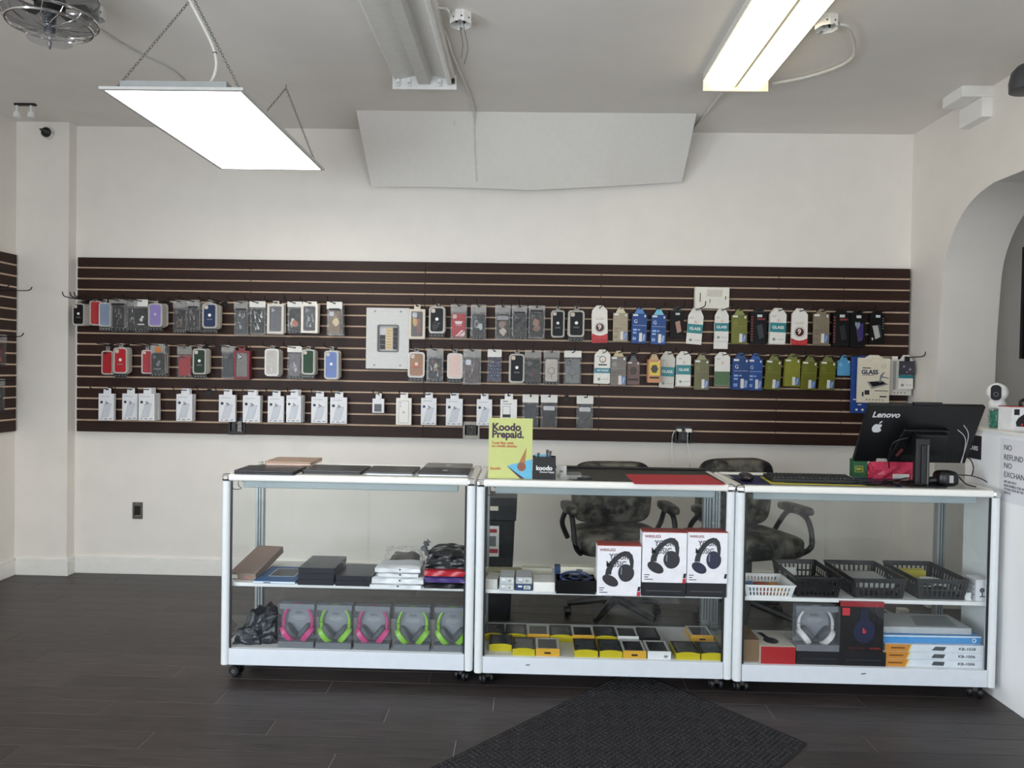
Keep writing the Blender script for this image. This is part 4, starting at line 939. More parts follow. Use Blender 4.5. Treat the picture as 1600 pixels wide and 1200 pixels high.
t, w_, h_ = flat('tablet_glass_box', 'cream tablet box lettered GLASS with hammer and tablet picture', 1340.5, 1389, 559, 630, SY - .105, .014, 'e6ddc8', rot=.01)
obj('hang_tab', B().prism([(-w_ * .3, -.001), (w_ * .3, -.001), (w_ * .14, .02), (-w_ * .14, .02)], .005, .007), mat('e9e2d0', .5), t, loc=(0, 0, h_))
text('lettering', 'GLASS', w_ * .185, mat('1c2850', .5, var=0), t, (-w_ * .13, -.0006, h_ * .68), bold=.035)
obj('small_print', B().box(-w_ * .36, -w_ * .1, -.0006, 0, h_ * .765, h_ * .785).box(-w_ * .36, 0, -.0006, 0, h_ * .61, h_ * .62), mat('2a2c40', .5), t)
obj('tablet_print', B().prism([(-w_ * .22, h_ * .47), (w_ * .28, h_ * .50), (w_ * .47, h_ * .42), (-w_ * .05, h_ * .31)], -.0006, 0), mat('9b9a97', .4), t)
obj('tablet_screen_print', B().prism([(-w_ * .15, h_ * .465), (w_ * .26, h_ * .485), (w_ * .38, h_ * .43), (-w_ * .02, h_ * .36)], -.0009, 0), mat('1d1d20', .3), t)
obj('hammer_print', B().prism([(w_ * .17, h_ * .45), (w_ * .21, h_ * .45), (w_ * .24, h_ * .57), (w_ * .46, h_ * .55), (w_ * .46, h_ * .57), (w_ * .26, h_ * .60), (w_ * .34, h_ * .69), (w_ * .3, h_ * .69), (w_ * .2, h_ * .62)], -.0012, 0), mat('7c7d80', .35), t)
obj('figure_print', B().box(-w_ * .35, -w_ * .3, -.0006, 0, h_ * .14, h_ * .24).box(-w_ * .27, -w_ * .12, -.0006, 0, h_ * .18, h_ * .28).box(w_ * .03, w_ * .45, -.0006, 0, h_ * .265, h_ * .28).box(w_ * .2, w_ * .42, -.0006, 0, h_ * .13, h_ * .16), mat('2c2c30', .5), t)
b = B()
for i in range(6): b.disc(-w_ * .2 + w_ * .1 * i, h_ * .07, .0042, -.0006, 0, 8)
obj('icon_row', b, mat('3a3a3c', .5), t)
obj('seal_print', B().torus((w_ * .3, -.0005, h_ * .82), .012, .001, 'y', 16, 4), mat('9a948a', .5), t)
pack(2, 1416, 560, 608, 23, 1, k_tag, 'teal-band card at the far right hook past the slatwall', SPR, G1, tip=.33, word='GLASS', fwd=.06)
t, w_, h_ = flat('patterned_pack', 'small dark patterned pack hanging before the far right teal card', 1405.5, 1429, 564, 586, SY - .105, .006, '3a3a46')
obj('pattern_print', B().disc(-w_ * .2, h_ * .6, .008, -.0006, 0, 8).disc(w_ * .2, h_ * .4, .009, -.0006, 0, 8).disc(w_ * .0, h_ * .2, .006, -.0006, 0, 8), mat('8d8a9a', .4), t)
obj('clip', B().box(-.016, .016, -.004, .008, h_ - .002, h_ + .03), BLACK, t, bevel=.002)

# hooks and packs on the left wall
for k_, (px_, py_, ln) in enumerate(((50, 449, .27), (37, 521, .22), (25, 590, .18))):
    tipp = aty(px_, py_, 4.6)
    X_ = LX + ln; P_ = atx(px_, py_, X_)
    t = thing('display_hook', ('top', 'middle', 'lowest')[k_] + ' black hook sticking out from the left side slatwall', 'hook', (LX, P_.y, P_.z - .02), group='hooks on the left slatwall')
    obj('bracket', B().box(0, .006, -.013, .013, -.03, .006), BLACK, t)
    obj('rod', B().tube(catmull([(.003, 0, -.004), (ln * .5, 0, -.002), (ln - .025, 0, 0), (ln, 0, .022)], 6),   .0034, 6), BLACK, t, True)
    if k_ == 0:
        for dy in (-.16, -.32):
            t2 = thing('display_hook', 'black hook near the photo edge, %s behind the top left one' % ('first' if dy > -.2 else 'second'), 'hook', (LX, P_.y + dy, P_.z - .02), group='hooks on the left slatwall')
            obj('bracket', B().box(0, .006, -.013, .013, -.03, .006), BLACK, t2); obj('rod', B().tube([(.003, 0, 0), (.22, 0, .004), (.24, 0, .02)],   .0034, 6), BLACK, t2)
    else:
        t2 = thing('phone_case_pack', ('red and orange printed case pack' if k_ == 1 else 'dark printed case pack') + ' on the left side slatwall', PC, (LX + .06, P_.y, P_.z - .03), (0, 0, PI / 2 - .25))
        k_pouch(t2, .09, .19, .02, col='4a2a2e' if k_ == 1 else '26282a', head='clear', a=('blobs', 3 + k_, 'b5602c', '8a2f34', '5a3040') if k_ == 1 else ('blobs', 9, '4a4c48', '6a6a50'), cam=None)

# ================================================================== display cases
CW, CD, CZ0, CZ1 = 1.194, .48, .072, .975
ALU = mat('e2e6e8', .35, var=.03); ALUG = mat('aeb4b6', .3, .7)
PANELM = mat('d8dee5', .45, var=.03, bump=.02, scale=20)
ZSH, ZDK = .455, .150
CORG = [(-1.43, 3.432), (-.228, 3.412), (.968, 3.394)]
CNAME = ['left', 'middle', 'right']
def display_case(i):
    X, Y = CORG[i]
    t = thing('display_case', ['white glass display case at left, with laptops on top', 'white glass display case in the middle, under the yellow sign', 'white glass display case at right, under the computer monitor'][i], 'display case', (X, Y, 0), group='glass display cases in a row')
    pwid = .04
    for x in (0, CW - pwid): obj('front_post', B().prism([(x, .038), (x, .014), (x + .006, .004), (x + .014, 0), (x + pwid - .014, 0), (x + pwid - .006, .004), (x + pwid, .014), (x + pwid, .038)], CZ0, CZ1 - .034, 'xy'), ALU, t, True)
    for x in (0, CW - pwid):
        pt = obj('back_post', B().box(x, x + pwid, CD - .035, CD, CZ0, CZ1 - .03), ALUG, t)
        for dx in (.012, .025): obj('slot_track', B().box(x + dx, x + dx + .004, CD - .0365, CD - .035, .2, CZ1 - .06), mat('3a3f42', .4), pt)
    def rail(nm, x0, x1, y0, y1): return obj(nm, B().box(x0, x1, y0, y1, CZ1 - .032, CZ1), mat('f1f0ea', .3, var=.02), t, bevel=.009)
    rail('top_rail', .03, CW - .03, 0, .036); rail('top_rail', .03, CW - .03, CD - .036, CD)
    rail('top_rail', 0, .036, .03, CD - .03); rail('top_rail', CW - .036, CW, .03, CD - .03)
    for x in (0, CW - .038):
        for y in (0, CD - .038): obj('corner_cap', B().box(x - .0008, x + .0388, y - .0008, y + .0388, CZ1 - .036, CZ1 + .001), CHROME, t, bevel=.012)
    obj('top_glass', B().box(.034, CW - .034, .034, CD - .034, CZ1 - .012, CZ1 - .005), TOPGLASS, t)
    obj('front_glass', B().box(pwid - .004, CW - pwid + .004, .018, .023, ZDK - .002, CZ1 - .03), GLASS, t)
    for x in (.014, CW - .019): obj('side_glass', B().box(x, x + .005, .036, CD - .03, ZDK, CZ1 - .03), GLASS, t)
    for k in range(2): obj('sliding_door', B().box(.04 + k * .55, .04 + k * .55 + .565, CD - .022 + k * .009, CD - .018 + k * .009, ZDK, CZ1 - .03), GLASS, t)
    for x in (pwid - .001, CW - pwid - .008): obj('glass_seal', B().box(x, x + .009, .012, .0175, ZDK, CZ1 - .036), mat('15181a', .5), t)
    obj('shelf', B().box(.02, CW - .02, .035, CD - .04, ZSH - .018, ZSH), mat('e9eaea', .4, var=.02), t, bevel=.002)
    obj('front_panel', B().box(pwid + .0005, CW - pwid - .0005, .004, .02, CZ0, ZDK - .001), PANELM, t, bevel=.002)
    for x in (.004, CW - .02): obj('side_panel', B().box(x, x + .016, .039, CD - .036, CZ0, ZDK - .001), PANELM, t)
    obj('back_panel', B().box(pwid, CW - pwid, CD - .02, CD - .004, CZ0, ZDK - .001), PANELM, t)
    obj('deck', B().box(.021, CW - .021, .0205, CD - .0205, ZDK - .016, ZDK), mat('dcdddd', .4, var=.03), t)
    lt = obj('light_strip', B().box(.085, CW - .085, .045, .085, CZ1 - .07, CZ1 - .036), clear((.8, .86, .88), .55, 'b9c6ca', 1.45, .2), t, bevel=.004)
    obj('strip_base', B().box(.085, CW - .085, .05, .08, CZ1 - .036, CZ1 - .032), ALUG, lt)
    obj('lamp_wire', B().tube(catmull([(.09, .06, CZ1 - .05), (.065, .05, CZ1 - .035), (.062, .05, CZ1 - .06), (.075, .05, CZ1 - .075), (.045, .05, CZ1 - .08), (.03, .06, CZ1 - .075)], 5), .0018, 5), DARKM, t, True)
    for x, y, a in ((.055, .07, .5), (CW - .055, .07, -.5), (.055, CD - .07, 1.2), (CW - .055, CD - .07, -.3)):
        if i == 0 and x < .1 and y < .1: a = 1.4
        if i == 1 and x > .5: a = 0
        if i == 2 and x < .5: a = .1
        c = obj('caster', B().lathe([(.006, .05), (.006, CZ0 + .001)], 10).box(-.012, .012, -.012, .016, .03, .052), mat('4a4a4c', .4, .4), t, loc=(x, y, 0), rot=(0, 0, a))
        for s in (-1, 1):
            wh = obj('wheel', B().lathe([(.012, -.009), (.024, -.009), (.0268, -.005), (.0268, .005), (.024, .009), (.012, .009)], 20, (s * .02, 0, .027), 'x'), mat('121214', .45), c, True)
            obj('hub', B().lathe([(.011, -.0015), (.009, .0015)], 12, (s * .0305, 0, .027), 'x'), mat('55565a', .4), wh)
    return t
CASES = [display_case(i) for i in range(3)]
obj('scuff_mark', B().prism([(.58, .118), (.605, .121), (.6, .125), (.585, .123)], .0032, .0042), mat('3a3a3c', .6), CASES[2]); obj('scuff_mark', B().prism([(.24, .112), (.262, .114), (.26, .119), (.243, .118)], .0032, .0042), mat('77787a', .6), CASES[1])

# ------------------------------------------------------------------ helpers for goods in the cases
def bx(nm, lab, cat, x0, x1, yb, z, yt, depth, col, yaw=0, rough=.45, group=None, bevel=.0012, tilt=0, h=None, part='carton'):
    """carton whose front bottom edge is seen at pixels x0..x1 on row yb, lying at height z"""
    a, b_ = atz(x0, yb, z), atz(x1, yb, z); Y = (a.y + b_.y) / 2
    w_ = b_.x - a.x; h_ = h or (aty((x0 + x1) / 2, yt, Y).z - z)
    t = thing(nm, lab, cat, ((a.x + b_.x) / 2, Y, z), (tilt, 0, yaw), group)
    obj(part, B().box(-w_ / 2, w_ / 2, 0, depth, 0, h_), mat(col, rough), t, bevel=bevel)
    return t, w_, h_
def noise3(rg):
    ph = [(rg.uniform(-1, 1) * 3, rg.uniform(-1, 1) * 3, rg.uniform(-1, 1) * 3, rg.uniform(0, 6)) for _ in range(7)]
    return lambda x, y, z: sum(math.sin(a * x + b_ * y + c * z + d) for a, b_, c, d in ph) / 4
def cushion(w_, d_, h_, seed=1, amp=.1, e=.35, n=28, m=16, freq=2.2, wr=0):
    """rounded pillow block with lumps, base on z=0"""
    rg = random.Random(seed); f = noise3(rg); g = noise3(rg); b = B(); v = []
    sg = lambda c, p: math.copysign(abs(c) ** p, c)
    for i in range(m + 1):
        ph = -PI / 2 + PI * i / m
        for k in range(n):
            th = 2 * PI * k / n
            x, y, z = sg(math.cos(ph), e) * sg(math.cos(th), e), sg(math.cos(ph), e) * sg(math.sin(th), e), sg(math.sin(ph), e)
            s = 1 + amp * f(x * freq, y * freq, z * freq) + wr * g(x * 7, y * 7, z * 7)
            v.append((x * w_ / 2 * (1 - abs(amp * .2 * f(y, z, x))), y * d_ / 2, min(1.12, max(0, (z * s + 1) / 2)) * h_))
    fs = [(i * n + k, i * n + (k + 1) % n, (i + 1) * n + (k + 1) % n, (i + 1) * n + k) for i in range(m) for k in range(n)]
    return b.add(v, fs)
def wbox(w_, d_, h_, seed=1, amp=.004, nx=14, ny=8, nz=3, taper=0.0, sag=0.0):
    """crumpled soft parcel: a finely divided box pushed about by folds, base kept flat"""
    rg = random.Random(seed); f = noise3(rg); g = noise3(rg); idx = {}; b = B(); V = []; Fc = []
    def vid(i, j, k):
        if (i, j, k) not in idx:
            x, y, z = -w_ / 2 + w_ * i / nx, -d_ / 2 + d_ * j / ny, h_ * k / nz
            u, v_, t = 2 * i / nx - 1, 2 * j / ny - 1, k / nz
            q = 1 - taper * t * (.6 + .4 * f(u, v_, 1))
            edge = max(abs(u), abs(v_)) ** 6
            x, y = x * q, y * q
            x += amp * f(x * 38, y * 38, z * 38) + (rg.uniform(-.5, .5)) * amp; y += amp * g(x * 32, y * 38, z * 44); z += amp * 1.2 * f(y * 36, x * 30, z * 26) * t - sag * h_ * t * edge
            idx[(i, j, k)] = len(V); V.append((x, y, max(0, z)))
        return idx[(i, j, k)]
    for i in range(nx):
        for j in range(ny): Fc += [(vid(i, j, nz), vid(i + 1, j, nz), vid(i + 1, j + 1, nz), vid(i, j + 1, nz)), (vid(i, j, 0), vid(i, j + 1, 0), vid(i + 1, j + 1, 0), vid(i + 1, j, 0))]
        for k in range(nz): Fc += [(vid(i, 0, k), vid(i + 1, 0, k), vid(i + 1, 0, k + 1), vid(i, 0, k + 1)), (vid(i, ny, k), vid(i, ny, k + 1), vid(i + 1, ny, k + 1), vid(i + 1, ny, k))]
    for j in range(ny):
        for k in range(nz): Fc += [(vid(0, j, k), vid(0, j, k + 1), vid(0, j + 1, k + 1), vid(0, j + 1, k)), (vid(nx, j, k), vid(nx, j + 1, k), vid(nx, j + 1, k + 1), vid(nx, j, k + 1))]
    return b.add(V, Fc)
def local_front(par, nm, pts, c, y=-.0006, r=.5): return obj(nm, B().prism(pts, y, 0), mat(c, r), par)

# ================================================================== goods in the left case
t, w_, h_ = bx('tablet_case_box', 'greyish-brown flat carton tilted up at the left shelf end', 'box', 357, 402, 906, ZSH, 895, .30, '8d7a70', yaw=-.12, tilt=.22, h=.034)
obj('label', B().box(-w_ * .42, -w_ * .2, -.0008, 0, .006, .026), PAPER, t); obj('red_print', B().box(w_ * .1, w_ * .3, -.0008, 0, .01, .018), mat('b5776a', .5), t)
t, w_, h_ = bx('tablet_box', 'flat blue box with dark tablet picture on left case shelf', 'box', 394, 462, 912, ZSH, 908, .26, '3f6ea6', yaw=.0)
obj('tablet_print', B().box(-w_ * .28, w_ * .36, .08, .22, h_, h_ + .0006), mat('c3ccd4', .4), t); obj('screen_print', B().box(-w_ * .25, w_ * .33, .088, .212, h_ + .0004, h_ + .001), mat('34383e', .3), t)
obj('front_strip', B().box(-w_ / 2 + .001, w_ / 2 - .001, -.0008, 0, .002, h_ * .8), mat('dfe8ee', .5), t)
obj('lettering_bar', B().box(-w_ * .25, -w_ * .08, -.0014, -.0006, h_ * .25, h_ * .6), mat('23406a', .5), t)
for k in range(3):
    bx('slim_box', ('bottom', 'middle', 'top')[k] + ' box of the three-high navy black stack on left shelf', 'box', 464 + k * .6, 521 + k, 914.5, ZSH, 0, .23, '1d2026', rough=.25, h=.027, group='dark slim boxes on the left shelf')[0].location.z += k * .0275
for k in range(2):
    bx('slim_box', ('bottom', 'top')[k] + ' box of the two-high navy black stack on left shelf', 'box', 523.5, 582, 916, ZSH, 0, .22, '1a1d24', rough=.25, h=.024, group='dark slim boxes on the left shelf')[0].location.z += k * .0245
def mailer(lab, x0, x1, yb, z, th, seed, col='dfe3e6', rough=.3, depth=.16, nm='poly_mailer', cat='mailer', dot=True, yoff=0):
    a, b_ = atz(x0, yb, ZSH), atz(x1, yb, ZSH); w_ = b_.x - a.x
    t = thing(nm, lab, cat, ((a.x + b_.x) / 2, a.y + depth / 2 + yoff, z))
    obj('wrapper', wbox(w_, depth, th * .9, seed, .0026 if th < .06 else .006, 22, 10, 3 if th < .06 else 6, .0 if th < .06 else .12, .25), mat(col, rough, var=.05, bump=.3, scale=25), t)
    if dot: obj('snap_dot', B().disc(.01, th * .5, .0035, -depth / 2 - .005, -depth / 2 + .004, 10), INK, t)
    return t
zz = ZSH
for k, (x0, x1, th, lab) in enumerate(((578, 659, .024, 'lowest'), (581, 662, .03, 'second lowest'), (590, 654, .022, 'second highest'), (586, 657, .028, 'highest'))):
    mailer(lab + ' of the white plastic mailers on left shelf', x0, x1, 919, zz, th, 40 + k).location.y -= .0; zz += th * 1.0
zz = ZSH
for k, (col, th, lab, dp) in enumerate((('16171a', .028, 'thin black bagged pouch under the purple one', .17), ('4a3a78', .03, 'purple plastic-wrapped pouch under the red one', .17), ('b02a36', .036, 'red plastic-wrapped pouch under the black bag', .17), ('131416', .085, 'large black plastic bag bundle atop the red pouch', .2))):
    t = mailer(lab, 662 + 2 * (k == 3), 727, 919, zz, th, 60 + k, col, .22, dp, 'bagged_pouch', 'pouch', False); zz += th * 1.0
    if k == 3: obj('twisted_end', B().tube(catmull([(-.09, -.02, .05), (-.108, -.04, .075), (-.1, -.05, .1), (-.085, -.05, .118)], 5), .014, 7, rs=[.012 + .006 * math.sin(q * 1.3) for q in range(16)]), mat('55575a', .25, bump=.4, scale=60), t, True)
t = mailer('small dark item in a clear crumpled bag behind white mailers', 606, 652, 897, ZSH, .1, 81, '4a423a', .4, .1, 'clear_bag', 'bag', False, .03)
obj('film', wbox(.2, .13, .115, 83, .012, 12, 8, 6, .35), POUCH, t)
# headphones in clear boxes
def headphone_pack(lab, x0, x1, yb, z, yt, col, depth=.075, nm='headphone_pack', h=None):
    a, b_ = atz(x0, yb, z), atz(x1, yb, z); w_ = b_.x - a.x; Y = a.y
    h_ = h or aty((x0 + x1) / 2, yt, Y).z - z
    t = thing(nm, lab, 'headphones', ((a.x + b_.x) / 2, Y, z), group='headphones in clear boxes')
    obj('clear_box', B().box(-w_ / 2, w_ / 2, 0, .0008, .03, h_).box(-w_ / 2, w_ / 2, 0, depth, h_ - .0008, h_).box(-w_ / 2, -w_ / 2 + .0008, 0, depth, .03, h_).box(w_ / 2 - .0008, w_ / 2, 0, depth, .03, h_), PBOX, t)
    GI = mat('7a7e84', .5)
    obj('foot_tray', B().box(-w_ / 2 + .001, w_ / 2 - .001, .001, depth - .001, 0, .03), mat('6a6d73', .45), t, bevel=.001)
    ins = obj('insert_card', B().box(-w_ / 2 + .002, w_ / 2 - .002, .052, .056, .03, h_ - .004), GI, t)
    obj('round_panel', B().disc(0, h_ * .6, w_ * .34, .048, .052, 28), mat('868a90', .45), ins)
    b = B()
    for s in (-1, 1):
        for q in range(14): b.box(s * w_ * .455 - .005, s * w_ * .455 + .005, .05, .052, .05 + q * (h_ - .08) / 14, .05 + q * (h_ - .08) / 14 + .0045)
    o = obj('barcode_stripes', b, mat('33363a', .5), ins); o['kind'] = 'stuff'
    text('lettering', 'EVEN', w_ * .085, mat('3d4045', .5, var=0), ins, (0, .0475, h_ * .735))
    o = obj('small_print', B().box(-w_ * .16, w_ * .16, .0475, .048, h_ * .655, h_ * .66).box(-w_ * .2, w_ * .2, .0475, .048, h_ * .63, h_ * .635).box(-w_ * .17, w_ * .17, .0475, .048, h_ * .605, h_ * .61).box(-w_ * .1, w_ * .1, .0475, .048, h_ * .58, h_ * .585), mat('c4c6c8', .5), ins)
    R = w_ * .395; cz_0 = h_ * .56
    P = []
    for q in range(25):
        a_ = PI * (-.02 + 1.04 * q / 24); P.append((R * math.cos(a_) * 1.0, .034, cz_0 + min(R * 1.3, h_ * .4) * math.sin(a_)))
    hm = mat(col, .3)
    obj('header_card', B().box(-w_ / 2 + .002, w_ / 2 - .002, .018, .02, h_ * .86, h_ - .003), GI, t)
    band = B().tube(P, .0055, 8, rs=[.0075 if q in (0, 1, 2, 22, 23, 24) else .006 for q in range(25)])
    obj('headband', band, hm, t, True)
    for s in (-1, 1):
        obj('slider', B().tube(catmull([(s * R, .034, cz_0 + .002), (s * R * .97, .034, cz_0 - .02), (s * R * .8, .034, cz_0 - .045)], 4), .008, 8), hm, t, True)
        d = Vector((-s * .62, 0, .78)).normalized()      # long axis of the cup, leaning outwards
        c = Vector((s * R * .52, .03, h_ * .33)); nrm = Vector((-s * .78, 0, -.62)) * -1
        def cup(off, r1, r2, th):
            bb_ = B(); v = []
            ax2 = Vector((0, 1, 0)); out = Vector((s * .78, 0, -.62)).normalized(); lon = Vector((s * -.0, 0, 0)) + Vector((s * .62, 0, .78)).normalized()
            rings = [(0, .75), (.15, 1), (.85, 1), (1, .75)]
            for tt, k in rings:
                for q in range(20):
                    a_ = 2 * PI * q / 20; v.append(c + out * (off + th * tt) + lon * (r1 * k * math.cos(a_)) + ax2 * (r2 * k * math.sin(a_)))
            f = [(i * 20 + q, i * 20 + (q + 1) % 20, (i + 1) * 20 + (q + 1) % 20, (i + 1) * 20 + q) for i in range(3) for q in range(20)] + [tuple(range(19, -1, -1)), tuple(range(60, 80))]
            return bb_.add(v, f)
        obj('ear_cup', cup(.002, .043, .03, .03), hm, t, True)
        obj('ear_pad', cup(-.02, .04, .029, .022), mat('4d5257', .6), t, True)
    return t
PK, GR = 'c8327c', '86c32c'
for k, (x0, x1, yb, yt, c) in enumerate(((433.5, 491, 1012, 944, PK), (492.5, 549.5, 1014, 946, GR), (552, 609, 1015, 948, PK), (614, 671.5, 1017, 949, GR), (677, 734, 1018, 950, GR))):
    headphone_pack(('leftmost boxed pink headphones', 'boxed green headphones between the two pink pairs', 'boxed pink headphones between two green pairs', 'boxed green headphones, second from the right case edge', 'rightmost boxed green headphones against the case post')[k], x0, x1, yb, ZDK, yt, c)
p = atz(405, 1003, ZDK)
t = thing('black_bag_heap', 'heap of black plastic bags in the left case bottom corner', 'bags', (p.x, p.y + .08, ZDK))
obj('bag', wbox(.17, .2, .15, 5, .013, 14, 12, 9, .55, .3), mat('1b2029', .28, bump=.6, scale=40), t)
obj('bag', wbox(.13, .12, .07, 6, .011, 12, 10, 6, .4, .3), mat('262b33', .28, bump=.6, scale=40), t, loc=(-.05, -.06, 0))
obj('bag', wbox(.12, .1, .06, 7, .011, 12, 10, 6, .4, .3), mat('20252e', .3, bump=.6, scale=40), t, loc=(.06, -.03, 0))

# ================================================================== goods in the middle case
def bars(t, x0, x1, z0, z1, y=-.001):
    b = B(); x = x0; rg = random.Random(int(x0 * 1e4))
    while x < x1 - .001:
        d = rg.uniform(.0008, .0022); b.box(x, min(x + d, x1), y, y + .0004, z0, z1); x += d + rg.uniform(.0008, .002)
    o = obj('barcode', b, INK, t); o['kind'] = 'stuff'
t, w_, h_ = bx('small_box', 'off-white crushed small box at the left end of middle shelf', 'box', 757.5, 777, 919.5, ZSH, 905, .12, 'd5d2cc', yaw=-.1)
for lab, x0, x1, col, dz in (('lower pale grey barcode box', 780, 803, 'b9bdc2', 0), ('upper pale grey barcode box', 780.5, 803, 'c4c8cc', 1), ('navy blue barcode box', 805.5, 831, '22426e', 0), ('silver barcode box on the navy one', 806, 831, 'b9bcc0', 1)):
    t, w_, h_ = bx('small_box', lab + ' on middle shelf', 'box', x0, x1, 923, ZSH, 0, .13, col, h=.031)
    t.location.z += dz * .0315
    obj('label', B().box(0, w_ * .4, -.0006, 0, .007, .024), PAPER, t); bars(t, .004, w_ * .36, .009, .022)
    obj('label', B().box(-w_ * .35, -w_ * .1, -.0006, 0, .016, .024), PAPER, t)
t, w_, h_ = bx('small_box', 'plain white box beside the black tray on middle shelf', 'box', 833.5, 867, 925, ZSH, 910, .13, 'e9e8e4')
t, w_, h_ = bx('long_box', 'long cream box lying at the back of middle shelf', 'box', 815, 862, 904, ZSH, 888, .05, 'ddd8c6')
t = mailer('yellowed rolled plastic bag behind the small boxes', 759, 818, 904, ZSH, .05, 91, 'a9a383', .4, .07, 'rolled_bag', 'bag', False)
obj('label', B().box(-.05, .04, -.037, -.034, .018, .032), mat('a58c54', .5), t)
# black tray with cables
a, b_ = atz(868.5, 927.5, ZSH), atz(930, 927.5, ZSH)
t = thing('black_tray', 'glossy black plastic tray holding cables on middle shelf', 'tray', ((a.x + b_.x) / 2, a.y, ZSH)); w_ = b_.x - a.x
obj('tray_wall', B().frame([(-w_ / 2, 0), (w_ / 2, 0), (w_ / 2, .16), (-w_ / 2, .16)], [(-w_ / 2 + .003, .003), (w_ / 2 - .003, .003), (w_ / 2 - .003, .157), (-w_ / 2 + .003, .157)], 0, .062, 'xy'), mat('0d0d0f', .2), t)
obj('tray_floor', B().box(-w_ / 2 + .003, w_ / 2 - .003, .003, .157, 0, .003), mat('0d0d0f', .3), t)
for k in range(3): obj('cable_coil', B().torus((-.04 + .045 * k, .06 + .02 * (k % 2), .05 + .006 * k), .03, .005, 'z', 20, 6), mat(('1a1b1f', '1f2f5a', '222226')[k], .35), t, True)
t, w_, h_ = bx('cable_box', 'cream and navy long box lying across the black tray', 'box', 868, 931, 927.5, ZSH, 0, .05, 'd8d2bf', h=.034)
t.location.z = ZSH + .0625; t.location.y += .1
obj('end_band', B().box(-w_ / 2 - .0006, -w_ * .36, -.0007, .05, -.0006, .0346), mat('22395e', .4), t); bars(t, w_ * .05, w_ * .2, .008, .026)
t = thing('coiled_cable', 'navy coiled cable resting on the black tray edge', 'cable', ((a.x + b_.x) / 2, a.y + .045, ZSH + .066))
obj('coil', B().torus((0, 0, 0), .06, .007, 'z', 28, 8), mat('1d2c55', .35), t, True, rot=(.25, 0, 0)); t.scale = (1.1, .55, 1)
def hp_print(t, w_, h_, c1, c2, y=-.0007):
    """over-ear headphones picture printed on a box front"""
    P = [(.18, .42), (.2, .52), (.26, .64), (.36, .76), (.50, .86), (.62, .90), (.72, .89), (.80, .82), (.83, .70), (.82, .56), (.76, .56), (.74, .66), (.72, .74), (.66, .80), (.58, .79), (.48, .72), (.38, .61), (.33, .50), (.32, .42)]
    obj('headband_print', B().prism([((u - .5) * w_, v_ * h_) for u, v_ in P], y, 0), mat(c1, .4), t)
    obj('ear_cup_print', B().prism([((.645 + .2 * math.cos(q * PI / 10) * (1 if math.cos(q * PI / 10) > 0 else .85) - .5) * w_, (.46 + .178 * math.sin(q * PI / 10)) * h_) for q in range(20)], y - .0004, 0), mat(c2, .4), t)
    obj('ear_cup_shine', B().prism([((u - .5) * w_, v_ * h_) for u, v_ in ((.53, .44), (.56, .42), (.565, .56), (.54, .58))], y - .0008, 0), mat('7d7f86', .4), t)
    ca, sa = math.cos(-.5), math.sin(-.5)
    obj('ear_cup_print', B().prism([((.30 - .5) * w_ + .2 * w_ * math.cos(q * PI / 10) * ca - .1 * h_ * math.sin(q * PI / 10) * sa, .30 * h_ + .2 * w_ * math.cos(q * PI / 10) * sa + .1 * h_ * math.sin(q * PI / 10) * ca) for q in range(20)], y - .0004, 0), mat(c2, .4), t)
def music_box(lab, x0, x1, yb, z, yt, c2, tab=True):
    a, b_ = atz(x0, yb, ZSH), atz(x1, yb, ZSH); w_ = b_.x - a.x; h_ = aty((x0 + x1) / 2, yt, a.y).z - z
    t = thing('headphone_box', lab, 'box', ((a.x + b_.x) / 2, a.y, z), group='white headphone boxes')
    obj('carton', B().box(-w_ / 2, w_ / 2, 0, .085, 0, h_), mat('ecebf0', .35), t, bevel=.0012)
    obj('red_lid', B().box(-w_ / 2 - .0005, w_ / 2 + .0005, -.0004, .0855, h_ - .001, h_ + .003), mat('a5453c', .45), t)
    hp_print(t, w_, h_, '26272c', c2)
    text('lettering', 'WIRELESS', w_ * .085, mat('8a2f3c', .5, var=0), t, (-w_ * .27, -.0008, h_ * .915), bold=.012)
    text('lettering', 'YOUR', w_ * .19, mat('34343a', .5, var=0), t, (-w_ * .01, -.0016, h_ * .78), sx=.85, bold=.008)
    text('lettering', 'MUSIC', w_ * .19, mat('34343a', .5, var=0), t, (-w_ * .07, -.0016, h_ * .63), sx=.85, bold=.008)
    for k, wd in enumerate((.12, .09, .19)): obj('small_print', B().box(-w_ * .45, -w_ * (.45 - wd), -.0006, 0, h_ * (.145 - .045 * k), h_ * (.16 - .045 * k)), INK, t)
    obj('logo_print', B().prism([(w_ * .42, h_ * .1), (w_ * .48, h_ * .1), (w_ * .5, h_ * .19), (w_ * .44, h_ * .19)], -.0006, 0), INK, t)
    if tab: obj('red_tab', B().prism([(w_ * .41, 0), (w_ * .49, 0), (w_ * .49, h_ * .09), (w_ * .42, h_ * .09)], -.0006, 0), mat('c02a3a', .45), t)
    return t
ZB2 = ZSH + .066
music_box('left YOUR MUSIC headphone box standing on middle shelf', 932.5, 1000, 930, ZSH, 853, '2c2c32')
for k, (x0, x1, lab) in enumerate(((1002.5, 1070.5, 'left'), (1072.5, 1134, 'right'))):
    t, w_, h_ = bx('black_box', lab + ' low black box under a YOUR MUSIC box', 'box', x0, x1, 932 + k, ZSH, 0, .11, '16171b', rough=.3, h=.0655)
    obj('seam_line', B().box(-w_ * .4, w_ * .4, -.0007, 0, .024, .0265), mat('5a5c66', .4), t)
    music_box(('middle YOUR MUSIC headphone box, on the left black box', 'right YOUR MUSIC headphone box with navy cups near case post')[k], x0, x1, 932 + k, ZB2, 832, ('26262c', '22243f')[k], k == 0)
